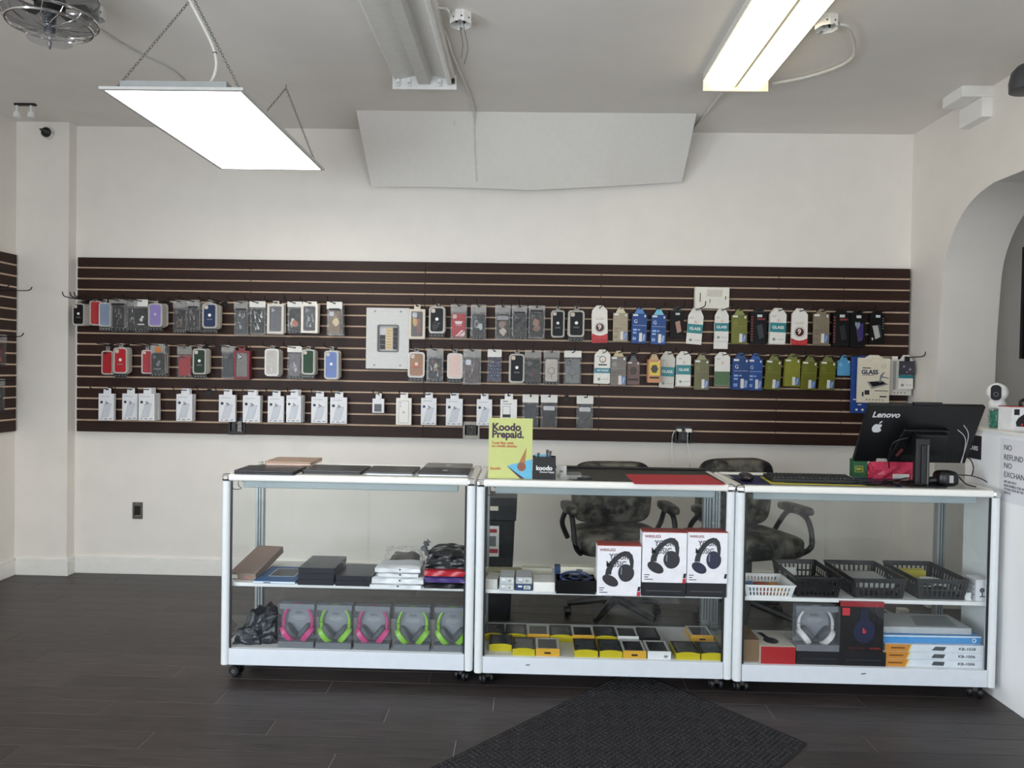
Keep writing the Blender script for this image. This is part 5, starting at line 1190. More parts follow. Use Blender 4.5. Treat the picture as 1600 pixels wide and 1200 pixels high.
# yellow phone-case boxes in two rows on the deck
def ybox(lab, x0, x1, yb, style, yaw=0, depth=.17, h=.036):
    a, b_ = atz(x0, yb, ZDK), atz(x1, yb, ZDK); w_ = b_.x - a.x
    t = thing('case_box', lab, 'box', ((a.x + b_.x) / 2, max(a.y, 3.412 + .026), ZDK), (0, 0, yaw), group='yellow fronted boxes on the middle case deck')
    fc = {'y': 'c2b21f', 'o': 'd8a638', 'w': 'e2e3e4', 'k': '1d1e20'}[style]
    curved = style == 'y'
    pr = [(-w_ / 2, 0), (w_ / 2, 0), (w_ / 2, h * (.82 if curved else 1))] + ([(w_ * .25, h * .96), (0, h), (-w_ * .25, h * .96)] if curved else []) + [(-w_ / 2, h * (.82 if curved else 1))]
    obj('front_face', B().prism(pr, 0, .003), mat(fc, .4, var=.05), t)
    obj('body', B().box(-w_ / 2, w_ / 2, .003, depth, 0, h * .82), mat(fc if style != 'k' else '26282c', .4), t)
    obj('top_frame', B().frame([(-w_ / 2, .003), (w_ / 2, .003), (w_ / 2, depth), (-w_ / 2, depth)], [(-w_ * .4, depth * .12), (w_ * .4, depth * .12), (w_ * .4, depth * .9), (-w_ * .4, depth * .9)], h * .82, h * .86, 'xy'), mat('2a2b2c' if style in 'yk' else 'c9c8c2', .35), t)
    obj('case_window', B().box(-w_ * .4, w_ * .4, depth * .12, depth * .9, h * .82, h * .84), mat('45474a' if style == 'y' else '2b2c30', .2, var=.15, scale=14), t)
    if style == 'o': obj('thumb_slot', B().rr(-w_ * .14, w_ * .14, h * .3, h * .55, h * .12, -.0007, 0), mat('2a1d0a', .5), t)
    if style == 'w': bars(t, w_ * .2, w_ * .38, h * .2, h * .5)
    return t
ORD = ['first', 'second', 'third', 'fourth', 'fifth', 'sixth', 'seventh', 'eighth', 'ninth']
for k, (x0, x1, yb, s) in enumerate(((764, 799.5, 1017, 'y'), (800.5, 835.5, 1024.5, 'y'), (837, 874, 1025, 'o'), (898, 934, 1028, 'y'), (937.5, 972.5, 1029, 'y'), (974, 1010, 1030, 'o'), (1013, 1049, 1032, 'w'), (1058, 1095, 1033.5, 'y'), (1097.5, 1134, 1034, 'y'))):
    ybox('%s box from left in the front deck row, %s front' % (ORD[k], {'y': 'yellow', 'o': 'orange slotted', 'w': 'white'}[s]), x0, x1, yb, s, depth=.155)
for k, (x0, x1, yb, s) in enumerate(((755.5, 787, 996, 'y'), (789.5, 822, 993, 'y'), (823.5, 857.5, 992, 'o'), (859, 893, 997, 'y'), (893, 927, 996, 'o'), (928.5, 961, 996, 'y'), (962.5, 995, 998, 'w'), (999, 1030, 1003, 'k'), (1080, 1114, 1003, 'o'))):
    t = ybox('%s box from left in the back deck row, %s front' % (ORD[k], {'y': 'yellow', 'o': 'orange', 'w': 'white', 'k': 'black'}[s]), x0, x1, yb, s, depth=.15)
    t.location.y = 3.412 + .215 + (.04 if k == 8 else 0)

# ================================================================== goods in the right case
def basket(lab, fx0, fx1, yb, z, frim, depth, col, inset=.012, hh=None, rows=2, ns=10):
    a, b_ = atz(fx0, yb, z), atz(fx1, yb, z); w_ = b_.x - a.x; Y = a.y
    h_ = hh or aty((fx0 + fx1) / 2, frim, Y).z - z
    t = thing('plastic_basket', lab, 'basket', ((a.x + b_.x) / 2, Y, z), group='slotted baskets on the right shelf')
    m_ = mat(col, .35, var=.04)
    fl = .014      # flare of the walls
    obj('basket_floor', B().box(-w_ / 2 + inset, w_ / 2 - inset, inset, depth - inset, 0, .003), m_, t)
    def wall(p0, p1, out, n):
        p0, p1, out = Vector(p0), Vector(p1), Vector(out); b = B(); L_ = (p1 - p0).length; d = (p1 - p0).normalized(); tk = .0022
        def slab(u0, u1, z0, z1):
            v = []
            for zz_ in (z0, z1):
                for u in (u0, u1):
                    for q in (0, 1):
                        ext = fl * zz_ / h_
                        base = p0 + d * (u * L_) + out * (ext - q * tk) + d * ((u - .5) * 2 * ext)
                        v.append((base.x, base.y, zz_))
            b.add(v, [(0, 2, 3, 1), (4, 5, 7, 6), (0, 4, 6, 2), (1, 3, 7, 5), (0, 1, 5, 4), (2, 6, 7, 3)])
        slab(0, 1, 0, h_ * .13); slab(0, 1, h_ * .80, h_); slab(0, 1, h_ * .43, h_ * .51)
        for zz0, zz1 in ((h_ * .13, h_ * .43), (h_ * .51, h_ * .80)):
            for i in range(n + 1):
                c = i / n; u0 = max(0, c - .018 - (.05 if i in (0, n) else 0)); u1 = min(1, c + .018 + (.05 if i in (0, n) else 0))
                slab(u0, u1, zz0, zz1)
        obj('slotted_wall', b, m_, t)
    x0, x1, y0, y1 = -w_ / 2 + inset, w_ / 2 - inset, inset, depth - inset
    wall((x0, y0, 0), (x1, y0, 0), (0, -1, 0), ns); wall((x0, y1, 0), (x1, y1, 0), (0, 1, 0), ns)
    wall((x0, y0, 0), (x0, y1, 0), (-1, 0, 0), ns + 3); wall((x1, y0, 0), (x1, y1, 0), (1, 0, 0), ns + 3)
    e = fl
    obj('rim', B().frame(rrp(x0 - e - .005, x1 + e + .005, y0 - e - .005, y1 + e + .005, .012), rrp(x0 - e + .002, x1 + e - .002, y0 - e + .002, y1 + e - .002, .01), h_ - .003, h_ + .003, 'xy'), m_, t, bevel=.001)
    return t, w_, h_
def incontent(nm, lab, cat, t, x0, x1, y0, y1, z0, z1, col, rough=.5):
    o = thing(nm, lab, cat, t.location); obj('body', B().box(x0, x1, y0, y1, z0, z1), mat(col, rough), o, bevel=.001); return o
t, w_, h_ = basket('white slotted basket at the left end of the right shelf', 1163, 1240, 933, ZSH, 915, .20, 'e8e9e8', ns=14)
for k, (x, c, lab) in enumerate(((-.07, '3f74ac', 'blue'), (-.01, 'c0482c', 'orange-red'), (.05, 'd09048', 'amber'))):
    mm = thing('small_packet', lab + ' packet lying in the white basket', 'packet', (t.location.x + x, t.location.y + .09, ZSH + .004)); obj('packet_body', wbox(.065, .12, .034, 101 + k, .003, 10, 10, 3, .1, .2), mat(c, .4, bump=.2), mm)
t, w_, h_ = basket('leftmost of the three black slotted baskets', 1243, 1313, 933.5, ZSH, 903, .33, '131417')
incontent('black_carton', 'low black carton inside the leftmost black basket', 'box', t, -.08, .08, .06, .2, .004, .05, '0f0f11')
o = incontent('white_card', 'white price card inside the leftmost black basket', 'card', t, -.09, -.03, .21, .214, .02, .085, 'dcdcd8')
t, w_, h_ = basket('middle one of the three black slotted baskets', 1332, 1413, 935, ZSH, 905, .33, '1b1c1f')
incontent('grey_pad', 'flat light grey pad filling the middle black basket', 'pad', t, -.09, .09, .04, .26, .04, .062, 'b3b5b2')
t, w_, h_ = basket('rightmost of the three black slotted baskets', 1433, 1509, 937, ZSH, 906, .33, '24262a')
incontent('yellow_packet', 'yellow packet at the back of the rightmost black basket', 'packet', t, -.1, .04, .22, .27, .03, .078, 'c2b63c')
mm = thing('white_cable_bundle', 'bundle of white cables in the rightmost black basket', 'cables', (t.location.x + .01, t.location.y + .13, ZSH + .045))
for k in range(5): obj('cable_loop', B().torus((random.uniform(-.03, .03), random.uniform(-.03, .03), .004 * k), .045, .003, 'z', 20, 6), mat('d3d3cc', .4), mm, True, rot=(random.uniform(-.25, .25), random.uniform(-.25, .25), 0))
t, w_, h_ = bx('camera_box', 'small white camera box at the right shelf end', 'box', 1525, 1544.5, 939, ZSH, 906, .085, 'e6e6ea', yaw=.0)
obj('lens_print', B().disc(-.002, h_ * .5, .011, -.0006, 0, 16), mat('3a3a40', .3), t); obj('lens_dot', B().disc(-.002, h_ * .5, .005, -.001, 0, 12), mat('8a8a90', .3), t); obj('stand_print', B().box(-.012, .012, -.0006, 0, h_ * .18, h_ * .22).box(-.003, .002, -.0006, 0, h_ * .22, h_ * .38), INK, t)
b = B(); [b.disc(.028 + .022 * i, h_ * (.25 + .25 * j), .004, -.0006, 0, 8) for i in range(3) for j in range(3)]
o = obj('side_dots', b, mat('5a5a8a', .4), t); o.rotation_euler = (0, 0, -PI / 2); o.location = (-w_ / 2 - .0002, .09, 0)
p = atz(1514, 938, ZSH); t = thing('crumpled_wrapper', 'crumpled white plastic wrapper beside the camera box', 'wrapper', (p.x, p.y + .02, ZSH)); obj('film', wbox(.03, .04, .035, 111, .005, 8, 8, 6, .4), mat('d8dade', .3), t)
# deck
t, w_, h_ = bx('cardboard_box', 'plain brown cardboard box in the right case corner', 'box', 1160, 1188, 1036, ZDK, 1002, .2, '7a6248', rough=.7); t.location.y += .02
t, w_, h_ = bx('red_headphone_box', 'red and white headphone box lying in the right case', 'box', 1189, 1242, 1037.5, ZDK, 1010, .2, 'd8d2c6')
obj('red_end', B().box(-w_ / 2, w_ / 2, -.0012, 0, 0, h_ - .001), mat('a3161d', .4), t)
obj('cup_print', B().disc(-.01, .075, .034, h_, h_ + .0006, 20, 'xy', .042), mat('2b2833', .4), t); obj('band_print', B().prism([(-.03, .105), (-.005, .105), (-.018, .18), (-.045, .18)], h_, h_ + .0006, 'xy'), mat('1f1d28', .4), t)
def lowblack(lab, x0, x1, yb):
    t, w_, h_ = bx('black_box', lab, 'box', x0, x1, yb, ZDK, 0, .12, '15171c', rough=.3, h=.064)
    obj('seam_line', B().box(-w_ * .4, w_ * .4, -.0007, 0, .027, .0285), mat('50525c', .4), t); return t
t1 = lowblack('low black box under the white headphones', 1245, 1313, 1039); t2 = lowblack('low black box under the black headphone box', 1315, 1383, 1041)
hpk = headphone_pack('white boxed headphones in the right case', 1245, 1311, 1039, ZDK, 0, 'd2d2d0', .078, h=.208); hpk.location.z = ZDK + .0645; hpk.location.x -= .005
w2, h2 = .2, .232
t = thing('black_headphone_box', 'black box with navy headphone and red b logo', 'box', (t2.location.x - .012, t2.location.y, ZDK + .0645))
obj('carton', B().box(-w2 / 2, w2 / 2, 0, .1, 0, h2), mat('0c0c10', .35), t, bevel=.0012); obj('red_top', B().box(-w2 / 2, w2 / 2, -.0008, .1, h2 - .022, h2 + .001), mat('8d1820', .4), t)
obj('cup_print', B().disc(.012, h2 * .42, .05, -.0008, 0, 28, rz=.055), mat('1a2140', .35), t); obj('band_print', B().prism([(-.012, h2 * .6), (.036, h2 * .6), (.03, h2 * .86), (-.006, h2 * .86)], -.0007, 0), mat('161c36', .35), t)
text('lettering', 'b', .032, mat('d8323c', .4, var=0), t, (.012, -.0014, h2 * .425), bold=.04)
text('lettering', 'beats studio', .0165, mat('5a1a22', .4, var=0), t, (-.02, -.0008, h2 * .085)); text('lettering', 'wireless', .0165, mat('a82630', .4, var=0), t, (.062, -.0008, h2 * .085))
obj('red_sticker', B().box(-w2 * .45, -w2 * .28, -.0015, -.0006, h2 * .73, h2 * .88), mat('c03038', .45), t)
t.scale = (1, 1, 1)
zz = ZDK
for k, (x0, yb, s) in enumerate(((1384.5, 1046, 'KB-1006'), (1386, 1046, 'KB-1006'), (1389, 1046, 'KB-1038'))):
    a, b_ = atz(x0, yb, ZDK), atz(1543, yb + 2.5, ZDK); w_ = b_.x - a.x; h_ = .034
    t = thing('keyboard_box', ('bottom', 'middle', 'top')[k] + ' orange and white keyboard box lettered ' + s, 'box', ((a.x + b_.x) / 2, 3.394 + .03, zz), group='keyboard boxes in the right case'); zz += h_ + .0006
    obj('carton', B().box(-w_ / 2, w_ / 2, 0, .16, 0, h_), mat('dde2ea', .4), t, bevel=.001)
    obj('orange_end', B().prism([(-w_ / 2, .0005), (-w_ * .27, .0005), (-w_ * .24, h_ - .0005), (-w_ / 2, h_ - .0005)], -.0007, 0), mat('cf8a34', .4), t)
    obj('gold_slash', B().prism([(-w_ * .27, .0005), (-w_ * .255, .0005), (-w_ * .225, h_ - .0005), (-w_ * .24, h_ - .0005)], -.0007, 0), mat('e6d08a', .4), t)
    obj('keyboard_print', B().prism([(-.005 - .004 * k, h_ * .25), (.05 - .004 * k, h_ * .22), (.054, h_ * .75), (.004, h_ * .78)], -.0007, 0), mat('4a4f56', .4), t)
    text('lettering', s, h_ * .52, mat('3a3e46', .4, var=0), t, (w_ * .33, -.0009, h_ * .5), sx=1.25, bold=.01); obj('name_print', B().box(-w_ * .44, -w_ * .3, -.0014, -.0006, h_ * .42, h_ * .58), mat('6a3a18', .5), t)
t = thing('blue_box', 'long light blue box on top of the keyboard boxes', 'box', (atz(1462, 1047, ZDK).x, 3.394 + .05, zz), (0, 0, .02)); w_ = .475; h_ = .034
obj('carton', B().box(-w_ / 2, w_ / 2, 0, .15, 0, h_), mat('4a92d0', .35), t, bevel=.001); obj('white_end', B().box(-w_ / 2 - .0006, -w_ * .475, -.0008, .15, 0, h_), mat('dfe8f0', .4), t); obj('white_edge', B().box(-w_ / 2, w_ / 2, -.0007, .0, h_ - .006, h_ + .0006), mat('cfe0ee', .4), t); obj('seal_print', B().torus((w_ * .43, -.0006, h_ * .45), .008, .002, 'y', 14, 5), TXT, t)
t = thing('silver_box', 'flat silver-white box on the long blue box', 'box', (atz(1455, 1047, ZDK).x, 3.394 + .075, zz + .0346)); obj('carton', B().box(-.235, .225, 0, .2, 0, .03), mat('b7babd', .35), t, bevel=.001); obj('grey_print', B().prism([(-.02, .02), (.17, .02), (.2, .17), (.03, .17)], .03, .0306, 'xy'), mat('8a8d8e', .4), t)
# cables inside the right case
t = thing('black_cable', 'thin black cable hanging inside the right case corner', 'cable', (0, 0, 0))
P = [aty(x, y, 3.74) for x, y in ((1520, 783), (1517, 815), (1520, 850), (1519, 868), (1511, 890), (1509, 905))]
obj('cord', B().tube(catmull(P, 6), .0026, 6), DARKM, t, True); P = [aty(x, y, 3.72) for x, y in ((1526, 783), (1521, 800), (1523, 818), (1530, 825), (1534, 808), (1537, 785))]; obj('cord', B().tube(catmull(P, 6), .0026, 6), DARKM, t, True)
t = thing('white_extension_cord', 'white extension cord with two plug ends behind the right case', 'cord', (0, 0, 0))
for o_ in (0, .02):
    P = [aty(x, y + o_ * 60, 4.05) for x, y in ((1372, 944), (1390, 957), (1408, 962), (1430, 970), (1450, 981))] + ([] if o_ else [Vector((2.2, 4.1, .12)), Vector((2.24, 4.12, .004)), Vector((2.3, 4.3, .004))]); obj('cord', B().tube(catmull(P, 6), .0042, 6), mat('cfc6b4', .5), t, True)
for x, y in ((1410, 955), (1456, 982)):
    p = aty(x, y, 4.05); obj('socket_block', B().box(p.x - .027, p.x + .027, 4.03, 4.07, p.z - .016, p.z + .016), mat('d6cdbb', .5), t, bevel=.004)

# ================================================================== on top of the left case: closed laptops
ZT_ = CZ1 + .0012
def laptop(lab, px0, px1, pyf, z, w_, d_, lid, base, logo=None, th=.017, yaw=0, yoff=None):
    a, b_ = atz(px0, pyf, z), atz(px1, pyf, z)
    t = thing('laptop', lab, 'laptop', ((a.x + b_.x) / 2, (a.y + b_.y) / 2 if yoff is None else 3.432 + yoff, z), (0, 0, yaw), group='closed laptops on the left case')
    w_ = b_.x - a.x
    obj('base', B().rr(-w_ / 2, w_ / 2, 0, d_, .012, 0, th * .55, 'xy'), mat(base, .35, .5), t, bevel=.001)
    ld = obj('lid', B().rr(-w_ / 2, w_ / 2, 0, d_, .012, th * .6, th, 'xy'), mat(lid, .38, .3), t, bevel=.001)
    obj('hinge', B().tube([(-w_ * .4, d_ - .004, th * .55), (w_ * .4, d_ - .004, th * .55)], .004, 6), DARKM, t)
    if logo: obj('logo', B().disc(0, d_ * .5, .014, th, th + .0006, 16, 'xy', .017), mat(logo, .3, .3), ld)
    for s in (-.3, .3): obj('rubber_foot', B().disc(w_ * s, .02, .006, -.0012, 0, 10, 'xy'), BLACK, t)
    return t
laptop('black laptop at the left end of the left case top', 362, 462, 741.5, ZT_, .3, .20, '37363a', '2b2b2e')
l2 = laptop('rose-gold laptop lying on the black laptop at left', 388, 470, 735, ZT_ + .019, .27, .20, 'b59a84', 'd8b7a4', yoff=.2)
laptop('plain dark grey laptop beside the rose-gold one', 468, 566, 741.5, ZT_, .3, .21, '4a494a', '3a3a3c', yoff=.05)
laptop('dark grey laptop with black logo, third along left case top', 569, 648, 742.5, ZT_, .3, .22, '4d4b4c', 'b9bbbd', '17171a', yoff=.045)
laptop('rightmost dark laptop with silver edge on the left case', 652, 733, 744, ZT_, .3, .2, '423f42', 'c3c5c7', 'd0d0d4', yoff=.043)
laptop('silver laptop behind the rightmost dark laptop', 660, 735, 736, ZT_, .3, .17, '8f9089', 'a9aaa6', 'e0e0e0', yoff=.255)

# ================================================================== on top of the middle case
p0, p1 = atz(763, 746.5, ZT_), atz(831, 747.5, ZT_)
YS = 3.412 + .045
sx0, sx1 = aty(762.5, 746, YS).x, aty(831, 746, YS).x
sh = aty(797, 653.5, YS).z - ZT_; sw_ = sx1 - sx0
t = thing('counter_sign', 'yellow-green acrylic counter sign reading Koodo Prepaid', 'sign', ((sx0 + sx1) / 2, YS, ZT_), (-.06, 0, 0))
obj('sign_card', B().box(-sw_ / 2, sw_ / 2, 0, .002, 0, sh), mat('c3c97c', .5, var=.02), t)
obj('acrylic_holder', B().box(-sw_ / 2 - .001, sw_ / 2 + .001, .003, .005, 0, sh + .001).box(-sw_ / 2 - .001, sw_ / 2 + .001, -.035, .05, -.001, .001), GLASS, t)
PUR = mat('3c2138', .5, var=0); ORA = mat('b5432a', .5, var=0)
text('lettering', 'Koodo', sw_ * .235, PUR, t, (-sw_ * .43, -.0006, sh * .845), align='LEFT', bold=.04)
text('lettering', 'Prepaid.', sw_ * .225, PUR, t, (-sw_ * .43, -.0006, sh * .725), align='LEFT', bold=.04)
text('lettering', 'Total flex with', sw_ * .085, ORA, t, (-sw_ * .43, -.0006, sh * .585), align='LEFT', bold=.02)
text('lettering', 'no credit checks.', sw_ * .085, ORA, t, (-sw_ * .43, -.0006, sh * .535), align='LEFT', bold=.02)
text('lettering', 'koodo', sw_ * .09, ORA, t, (-sw_ * .45, -.0006, sh * .165), align='LEFT', bold=.02)
obj('blue_print', B().prism([(-sw_ * .08, sh * .21), (sw_ * .5, sh * .33), (sw_ * .5, 0.002), (sw_ * .28, 0.002)], -.0006, 0), mat('5fb2d3', .5), t)
obj('purple_edge', B().prism([(-sw_ * .08, sh * .21), (-sw_ * .05, sh * .2), (sw_ * .33, 0.002), (sw_ * .23, 0.002)], -.001, 0), mat('4a2348', .5), t)
obj('cone_print', B().prism([(sw_ * .17, sh * .22), (sw_ * .33, sh * .21), (sw_ * .37, sh * .52)], -.0012, 0), mat('a8753f', .5), t)
obj('ice_cream_print', B().disc(sw_ * .26, sh * .2, sw_ * .1, -.0016, -.0006, 16), mat('8a5640', .5), t)
obj('drip_print', B().prism([(sw_ * .2, sh * .17), (sw_ * .32, sh * .17), (sw_ * .27, sh * .1)], -.0014, 0), mat('c9a06a', .5), t)
# black koodo box
YK = 3.412 + .04
kx0, kx1 = aty(832, 748, YK).x, aty(868, 748, YK).x; kw = kx1 - kx0; kh = aty(850, 714, YK).z - ZT_
t = thing('card_holder_box', 'small black open box lettered koodo beside yellow sign', 'box', ((kx0 + kx1) / 2, YK, ZT_))
obj('box_wall', B().frame([(-kw / 2, 0), (kw / 2, 0), (kw / 2, .06), (-kw / 2, .06)], [(-kw / 2 + .002, .002), (kw / 2 - .002, .002), (kw / 2 - .002, .058), (-kw / 2 + .002, .058)], 0, kh, 'xy'), mat('0d0d0f', .5), t)
obj('box_floor', B().box(-kw / 2 + .002, kw / 2 - .002, .002, .058, 0, .002), BLACK, t)
text('lettering', 'koodo', kw * .27, TXT, t, (0, -.0006, kh * .5), bold=.03)
text('lettering', 'Choose Happy', kw * .105, TXT, t, (kw * .12, -.0006, kh * .33), bold=.015)
t2 = thing('paper_slip', 'pale blue slip standing in the black koodo box', 'paper', ((kx0 + kx1) / 2, YK, ZT_ + .003)); obj('sheet', B().box(-kw * .4, kw * .2, .03, .031, 0, kh + .006), mat('6fb0cc', .5), t2)
for dx, dy, hh_, c_, lab in ((.012, .03, .028, '26242a', 'dark marker pen leaning in the koodo box'), (.026, .034, .022, '55545a', 'grey pen right of the dark marker in koodo box'), (-.03, .03, .012, '1c1b1e', 'short black pen at the left of koodo box')):
    t2 = thing('marker_pen', lab, 'pen', ((kx0 + kx1) / 2 + dx, YK + dy, ZT_ + .003), group='pens in the koodo box'); obj('barrel', B().tube([(0, 0, 0), (.002, .003, kh + hh_ * .4)], .0055, 10), mat(c_, .4), t2, True); obj('pen_cap', B().tube([(.002, .003, kh + hh_ * .4), (.003, .004, kh + hh_)], .0062, 10), mat('2f2d33', .35), t2, True)
t, w_, h_ = bx('white_box', 'small white box beside the koodo box', 'box', 869.5, 885, 745, ZT_, 728, .05, 'dad9d4'); obj('print_block', B().box(-w_ * .2, w_ * .15, -.0006, 0, h_ * .4, h_ * .6), mat('8a8a86', .5), t)
a = atz(884, 747, ZT_); t = thing('clear_tray', 'clear plastic tray on the middle case top', 'tray', (a.x + .02, 3.412 + .06, ZT_)); obj('dish', B().frame(rrp(-.05, .055, 0, .12, .01), rrp(-.047, .052, .003, .117, .01), 0, .02, 'xy'), clear((.94, .94, .94), .2, 'd0d0cc', 1.5, .06), t)
# dark counter mat and red sheet
t = thing('counter_mat', 'dark grey mat covering the middle case top', 'mat', (0, 0, ZT_)); obj('mat_sheet', B().box(.2, .925, 3.412 + .04, 3.412 + CD - .045, 0, .002), mat('34352f', .45), t); obj('rolled_edge', B().tube([(.13, 3.412 + CD - .03, .008), (.93, 3.412 + CD - .03, .008)], .008, 8), mat('1f211f', .4), t, True)
R_ = [atz(x, y, ZT_ + .0025) for x, y in ((992, 756.5), (1134, 757.5), (1107, 742.5), (977, 741))]
t = tag(obj('red_sheet', B().prism([(p.x, p.y) for p in R_], ZT_ + .0022, ZT_ + .0032, 'xy'), mat('b8323c', .6, var=.03)), 'bright red paper sheet on the dark counter mat', 'paper')
# phones lying between
t, w_, h_ = bx('loose_phone', 'small dark phone lying left on the counter mat', 'phone', 902, 925, 749, ZT_ + .0022, 0, .07, '202124', rough=.15, h=.008, part='body'); obj('screen', B().box(-w_ * .45, w_ * .45, .004, .066, .008, .0084), mat('0c0c10', .08), t)

# ================================================================== on top of the right case
YC3 = 3.394
t = thing('desk_mat', 'blue desk mat with a yellow border under the keyboard', 'mat', (0, 0, ZT_))
Q = [atz(x, y, ZT_) for x, y in ((1170, 759.5), (1440, 768), (1410, 748), (1138, 742.5))]
Q = [Vector((q.x, min(max(q.y, YC3 + .036), YC3 + CD - .04), 0)) for q in Q]
obj('mat_sheet', B().prism([(q.x, q.y) for q in Q], 0, .002, 'xy'), mat('1d2350', .35), t)
Y_ = [atz(x, y, ZT_) for x, y in ((1212, 760.5), (1400, 766), (1400, 760), (1226, 755), (1200, 746), (1187, 745.5))]
obj('yellow_border', B().prism([(max(q.x, .99), max(q.y, YC3 + .037)) for q in Y_], .002, .0026, 'xy'), mat('c0bb3c', .5), t)
# keyboard
ka, kb = atz(1208, 754, ZT_ + .003), atz(1348, 758, ZT_ + .003); kw = kb.x - ka.x
t = thing('keyboard', 'black computer keyboard on the desk mat', 'keyboard', ((ka.x + kb.x) / 2, YC3 + .10, ZT_ + .0028), (.04, 0, -.02))
obj('key_tray', B().rr(-kw / 2, kw / 2, 0, .15, .008, 0, .016, 'xy'), mat('1b1c1e', .45), t, bevel=.002)
km = None
for r_ in range(5):
    for c_ in range(20):
        x_ = -kw / 2 + .012 + c_ * (kw - .024) / 20
        if km is None:
            k0 = obj('key', B().add([(0, 0, 0), (.017, 0, 0), (.017, .018, 0), (0, .018, 0), (.002, .002, .007), (.015, .002, .007), (.015, .016, .007), (.002, .016, .007)], [(0, 3, 2, 1), (4, 5, 6, 7), (0, 1, 5, 4), (1, 2, 6, 5), (2, 3, 7, 6), (3, 0, 4, 7)]), mat('232427', .5), t); km = k0.data; k0.location = (x_, .02 + r_ * .0235, .016)
        else: obj('key', km, None, t, loc=(x_, .02 + r_ * .0235, .016))
# mouse
p = atz(1169, 752, ZT_ + .003); t = thing('mouse', 'black computer mouse on the blue mat', 'mouse', (p.x, p.y + .035, ZT_ + .0025))
obj('shell', cushion(.062, .1, .036, 3, .0, .75, 24, 12), mat('1d1b1b', .4), t, True); obj('wheel', B().tube([(-.004, -.02, .033), (.004, -.02, .033)], .006, 10), DARKM, t, True); obj('red_dot', B().disc(0, .016, .003, -.051, -.046, 8), mat('8a3a3a', .4), t)
# monitor seen from behind, leaning towards the customer
bl, br, tl_, tr = Vector((1.607, 3.66, 1.072)), Vector((2.146, 3.66, 1.064)), Vector((1.605, 3.505, 1.358)), Vector((2.147, 3.505, 1.345))
tilt = math.atan2(bl.y - tl_.y, tl_.z - bl.z); mw, mh = .541, (tl_ - bl).length
t = thing('monitor', 'black computer monitor seen from behind, leaning on its stand', 'monitor', ((bl.x + br.x) / 2, 3.66, 1.066), (tilt, 0, 0))
sh_ = obj('back_shell', B().rr(-mw / 2, mw / 2, 0, mh, .006, 0, .022), mat('0e0e10', .4), t, bevel=.003)
obj('screen', B().box(-mw / 2 + .008, mw / 2 - .008, .0222, .023, .012, mh - .008), mat('050507', .1), t)
obj('rear_bulge', B().prism([(-.12, .02), (.16, .02), (.13, mh * .62), (-.085, mh * .62)], -.022, 0), mat('0b0b0d', .45), t, bevel=.006)
obj('vesa_block', B().box(-.04, .11, -.055, -.022, mh * .34, mh * .60), mat('121214', .4), t, bevel=.004)
obj('vent_grille', B().box(-.06, .12, -.0235, -.022, .03, .06), mat('1d1d1f', .5), t)
text('lettering', 'Lenovo', .043, mat('d2d2d4', .4, var=0), t, (-mw * .33, -.0008, mh * .83), bold=.028, shear=.1)
# apple-shaped sticker
def apple(cx, cz_0, r):
    P = []
    for q in range(40):
        a_ = 2 * PI * q / 40
        rad = r * (1 - .10 * math.exp(-((a_ - PI / 2) / .35) ** 2) * 2 - .05 * math.exp(-((a_ - 1.5 * PI) / .3) ** 2) * 2)
        x, z = rad * math.cos(a_) * .95, rad * math.sin(a_)
        if x > .55 * r and -.35 * r < z < .55 * r: x = .55 * r + .25 * r * (abs(z - .1 * r) / (.45 * r)) ** 2
        P.append((cx + x, cz_0 + z))
    return P
st = obj('apple_sticker', B().prism(apple(-mw * .375, mh * .6, .026), -.0008, 0), mat('cfcfd2', .4), t)
obj('sticker_leaf', B().prism([(-mw * .375 + .002, mh * .6 + .026), (-mw * .375 + .006, mh * .6 + .037), (-mw * .375 + .016, mh * .6 + .041), (-mw * .375 + .012, mh * .6 + .031)], -.0008, 0), mat('cfcfd2', .4), st)
obj('white_label', B().box(-mw * .30, -mw * .2, -.0008, 0, .002, .02), mat('b9b3aa', .5), t)
for k, (xa, za, xb, zb_) in enumerate(((.17, .62, .25, .16), (.19, .7, .245, .2))): obj('white_wire', B().tube(catmull([(xa, -.012, mh * za), ((xa + xb) / 2 + .012, -.014, mh * (za + zb_) / 2 + .02), (xb, -.006, .005)], 6), .0018, 5), mat('cfcfd0', .4), t, True)
obj('dark_cable', B().tube(catmull([(-.06, -.03, mh * .5), (-.12, -.03, mh * .42), (-.125, -.03, mh * .2), (-.1, -.02, -.02)], 6), .003, 6), DARKM, t, True)
obj('red_plug', B().tube([(-.07, -.03, mh * .3), (-.088, -.03, mh * .18)], .008, 8), mat('4a1418', .4), t, True)
# stand belongs to the monitor
p = atz(1460, 766, ZT_)
stx = 1.845
stand = obj('stand_column', B().box(stx - .035, stx + .03, 3.47, 3.50, ZT_ + .006, 1.2).box(stx - .012, stx + .012, 3.462, 3.4705, ZT_ + .006, 1.17), mat('17171a', .35), t, bevel=.004)
foot = obj('stand_foot', B().rr(stx - .12, stx + .1, 3.43, 3.62, .02, ZT_, ZT_ + .007, 'xy'), mat('151517', .35), t, bevel=.002)
inv = (Matrix.Translation(t.location) @ Matrix.Rotation(tilt, 4, 'X')).inverted()
for o in (stand, foot): o.matrix_parent_inverse = inv
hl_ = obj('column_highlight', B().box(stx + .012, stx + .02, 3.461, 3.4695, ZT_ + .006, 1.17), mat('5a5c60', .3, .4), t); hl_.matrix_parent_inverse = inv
t = thing('webcam_bar', 'slim black bar on the monitor top edge', 'webcam', (1.876, 3.505, 1.354)); obj('bar', B().box(-.066, .064, -.012, .014, 0, .014), mat('17171a', .4), t, bevel=.003); obj('lens', B().disc(0, .007, .004, .0138, .0148, 10), BLACK, t)
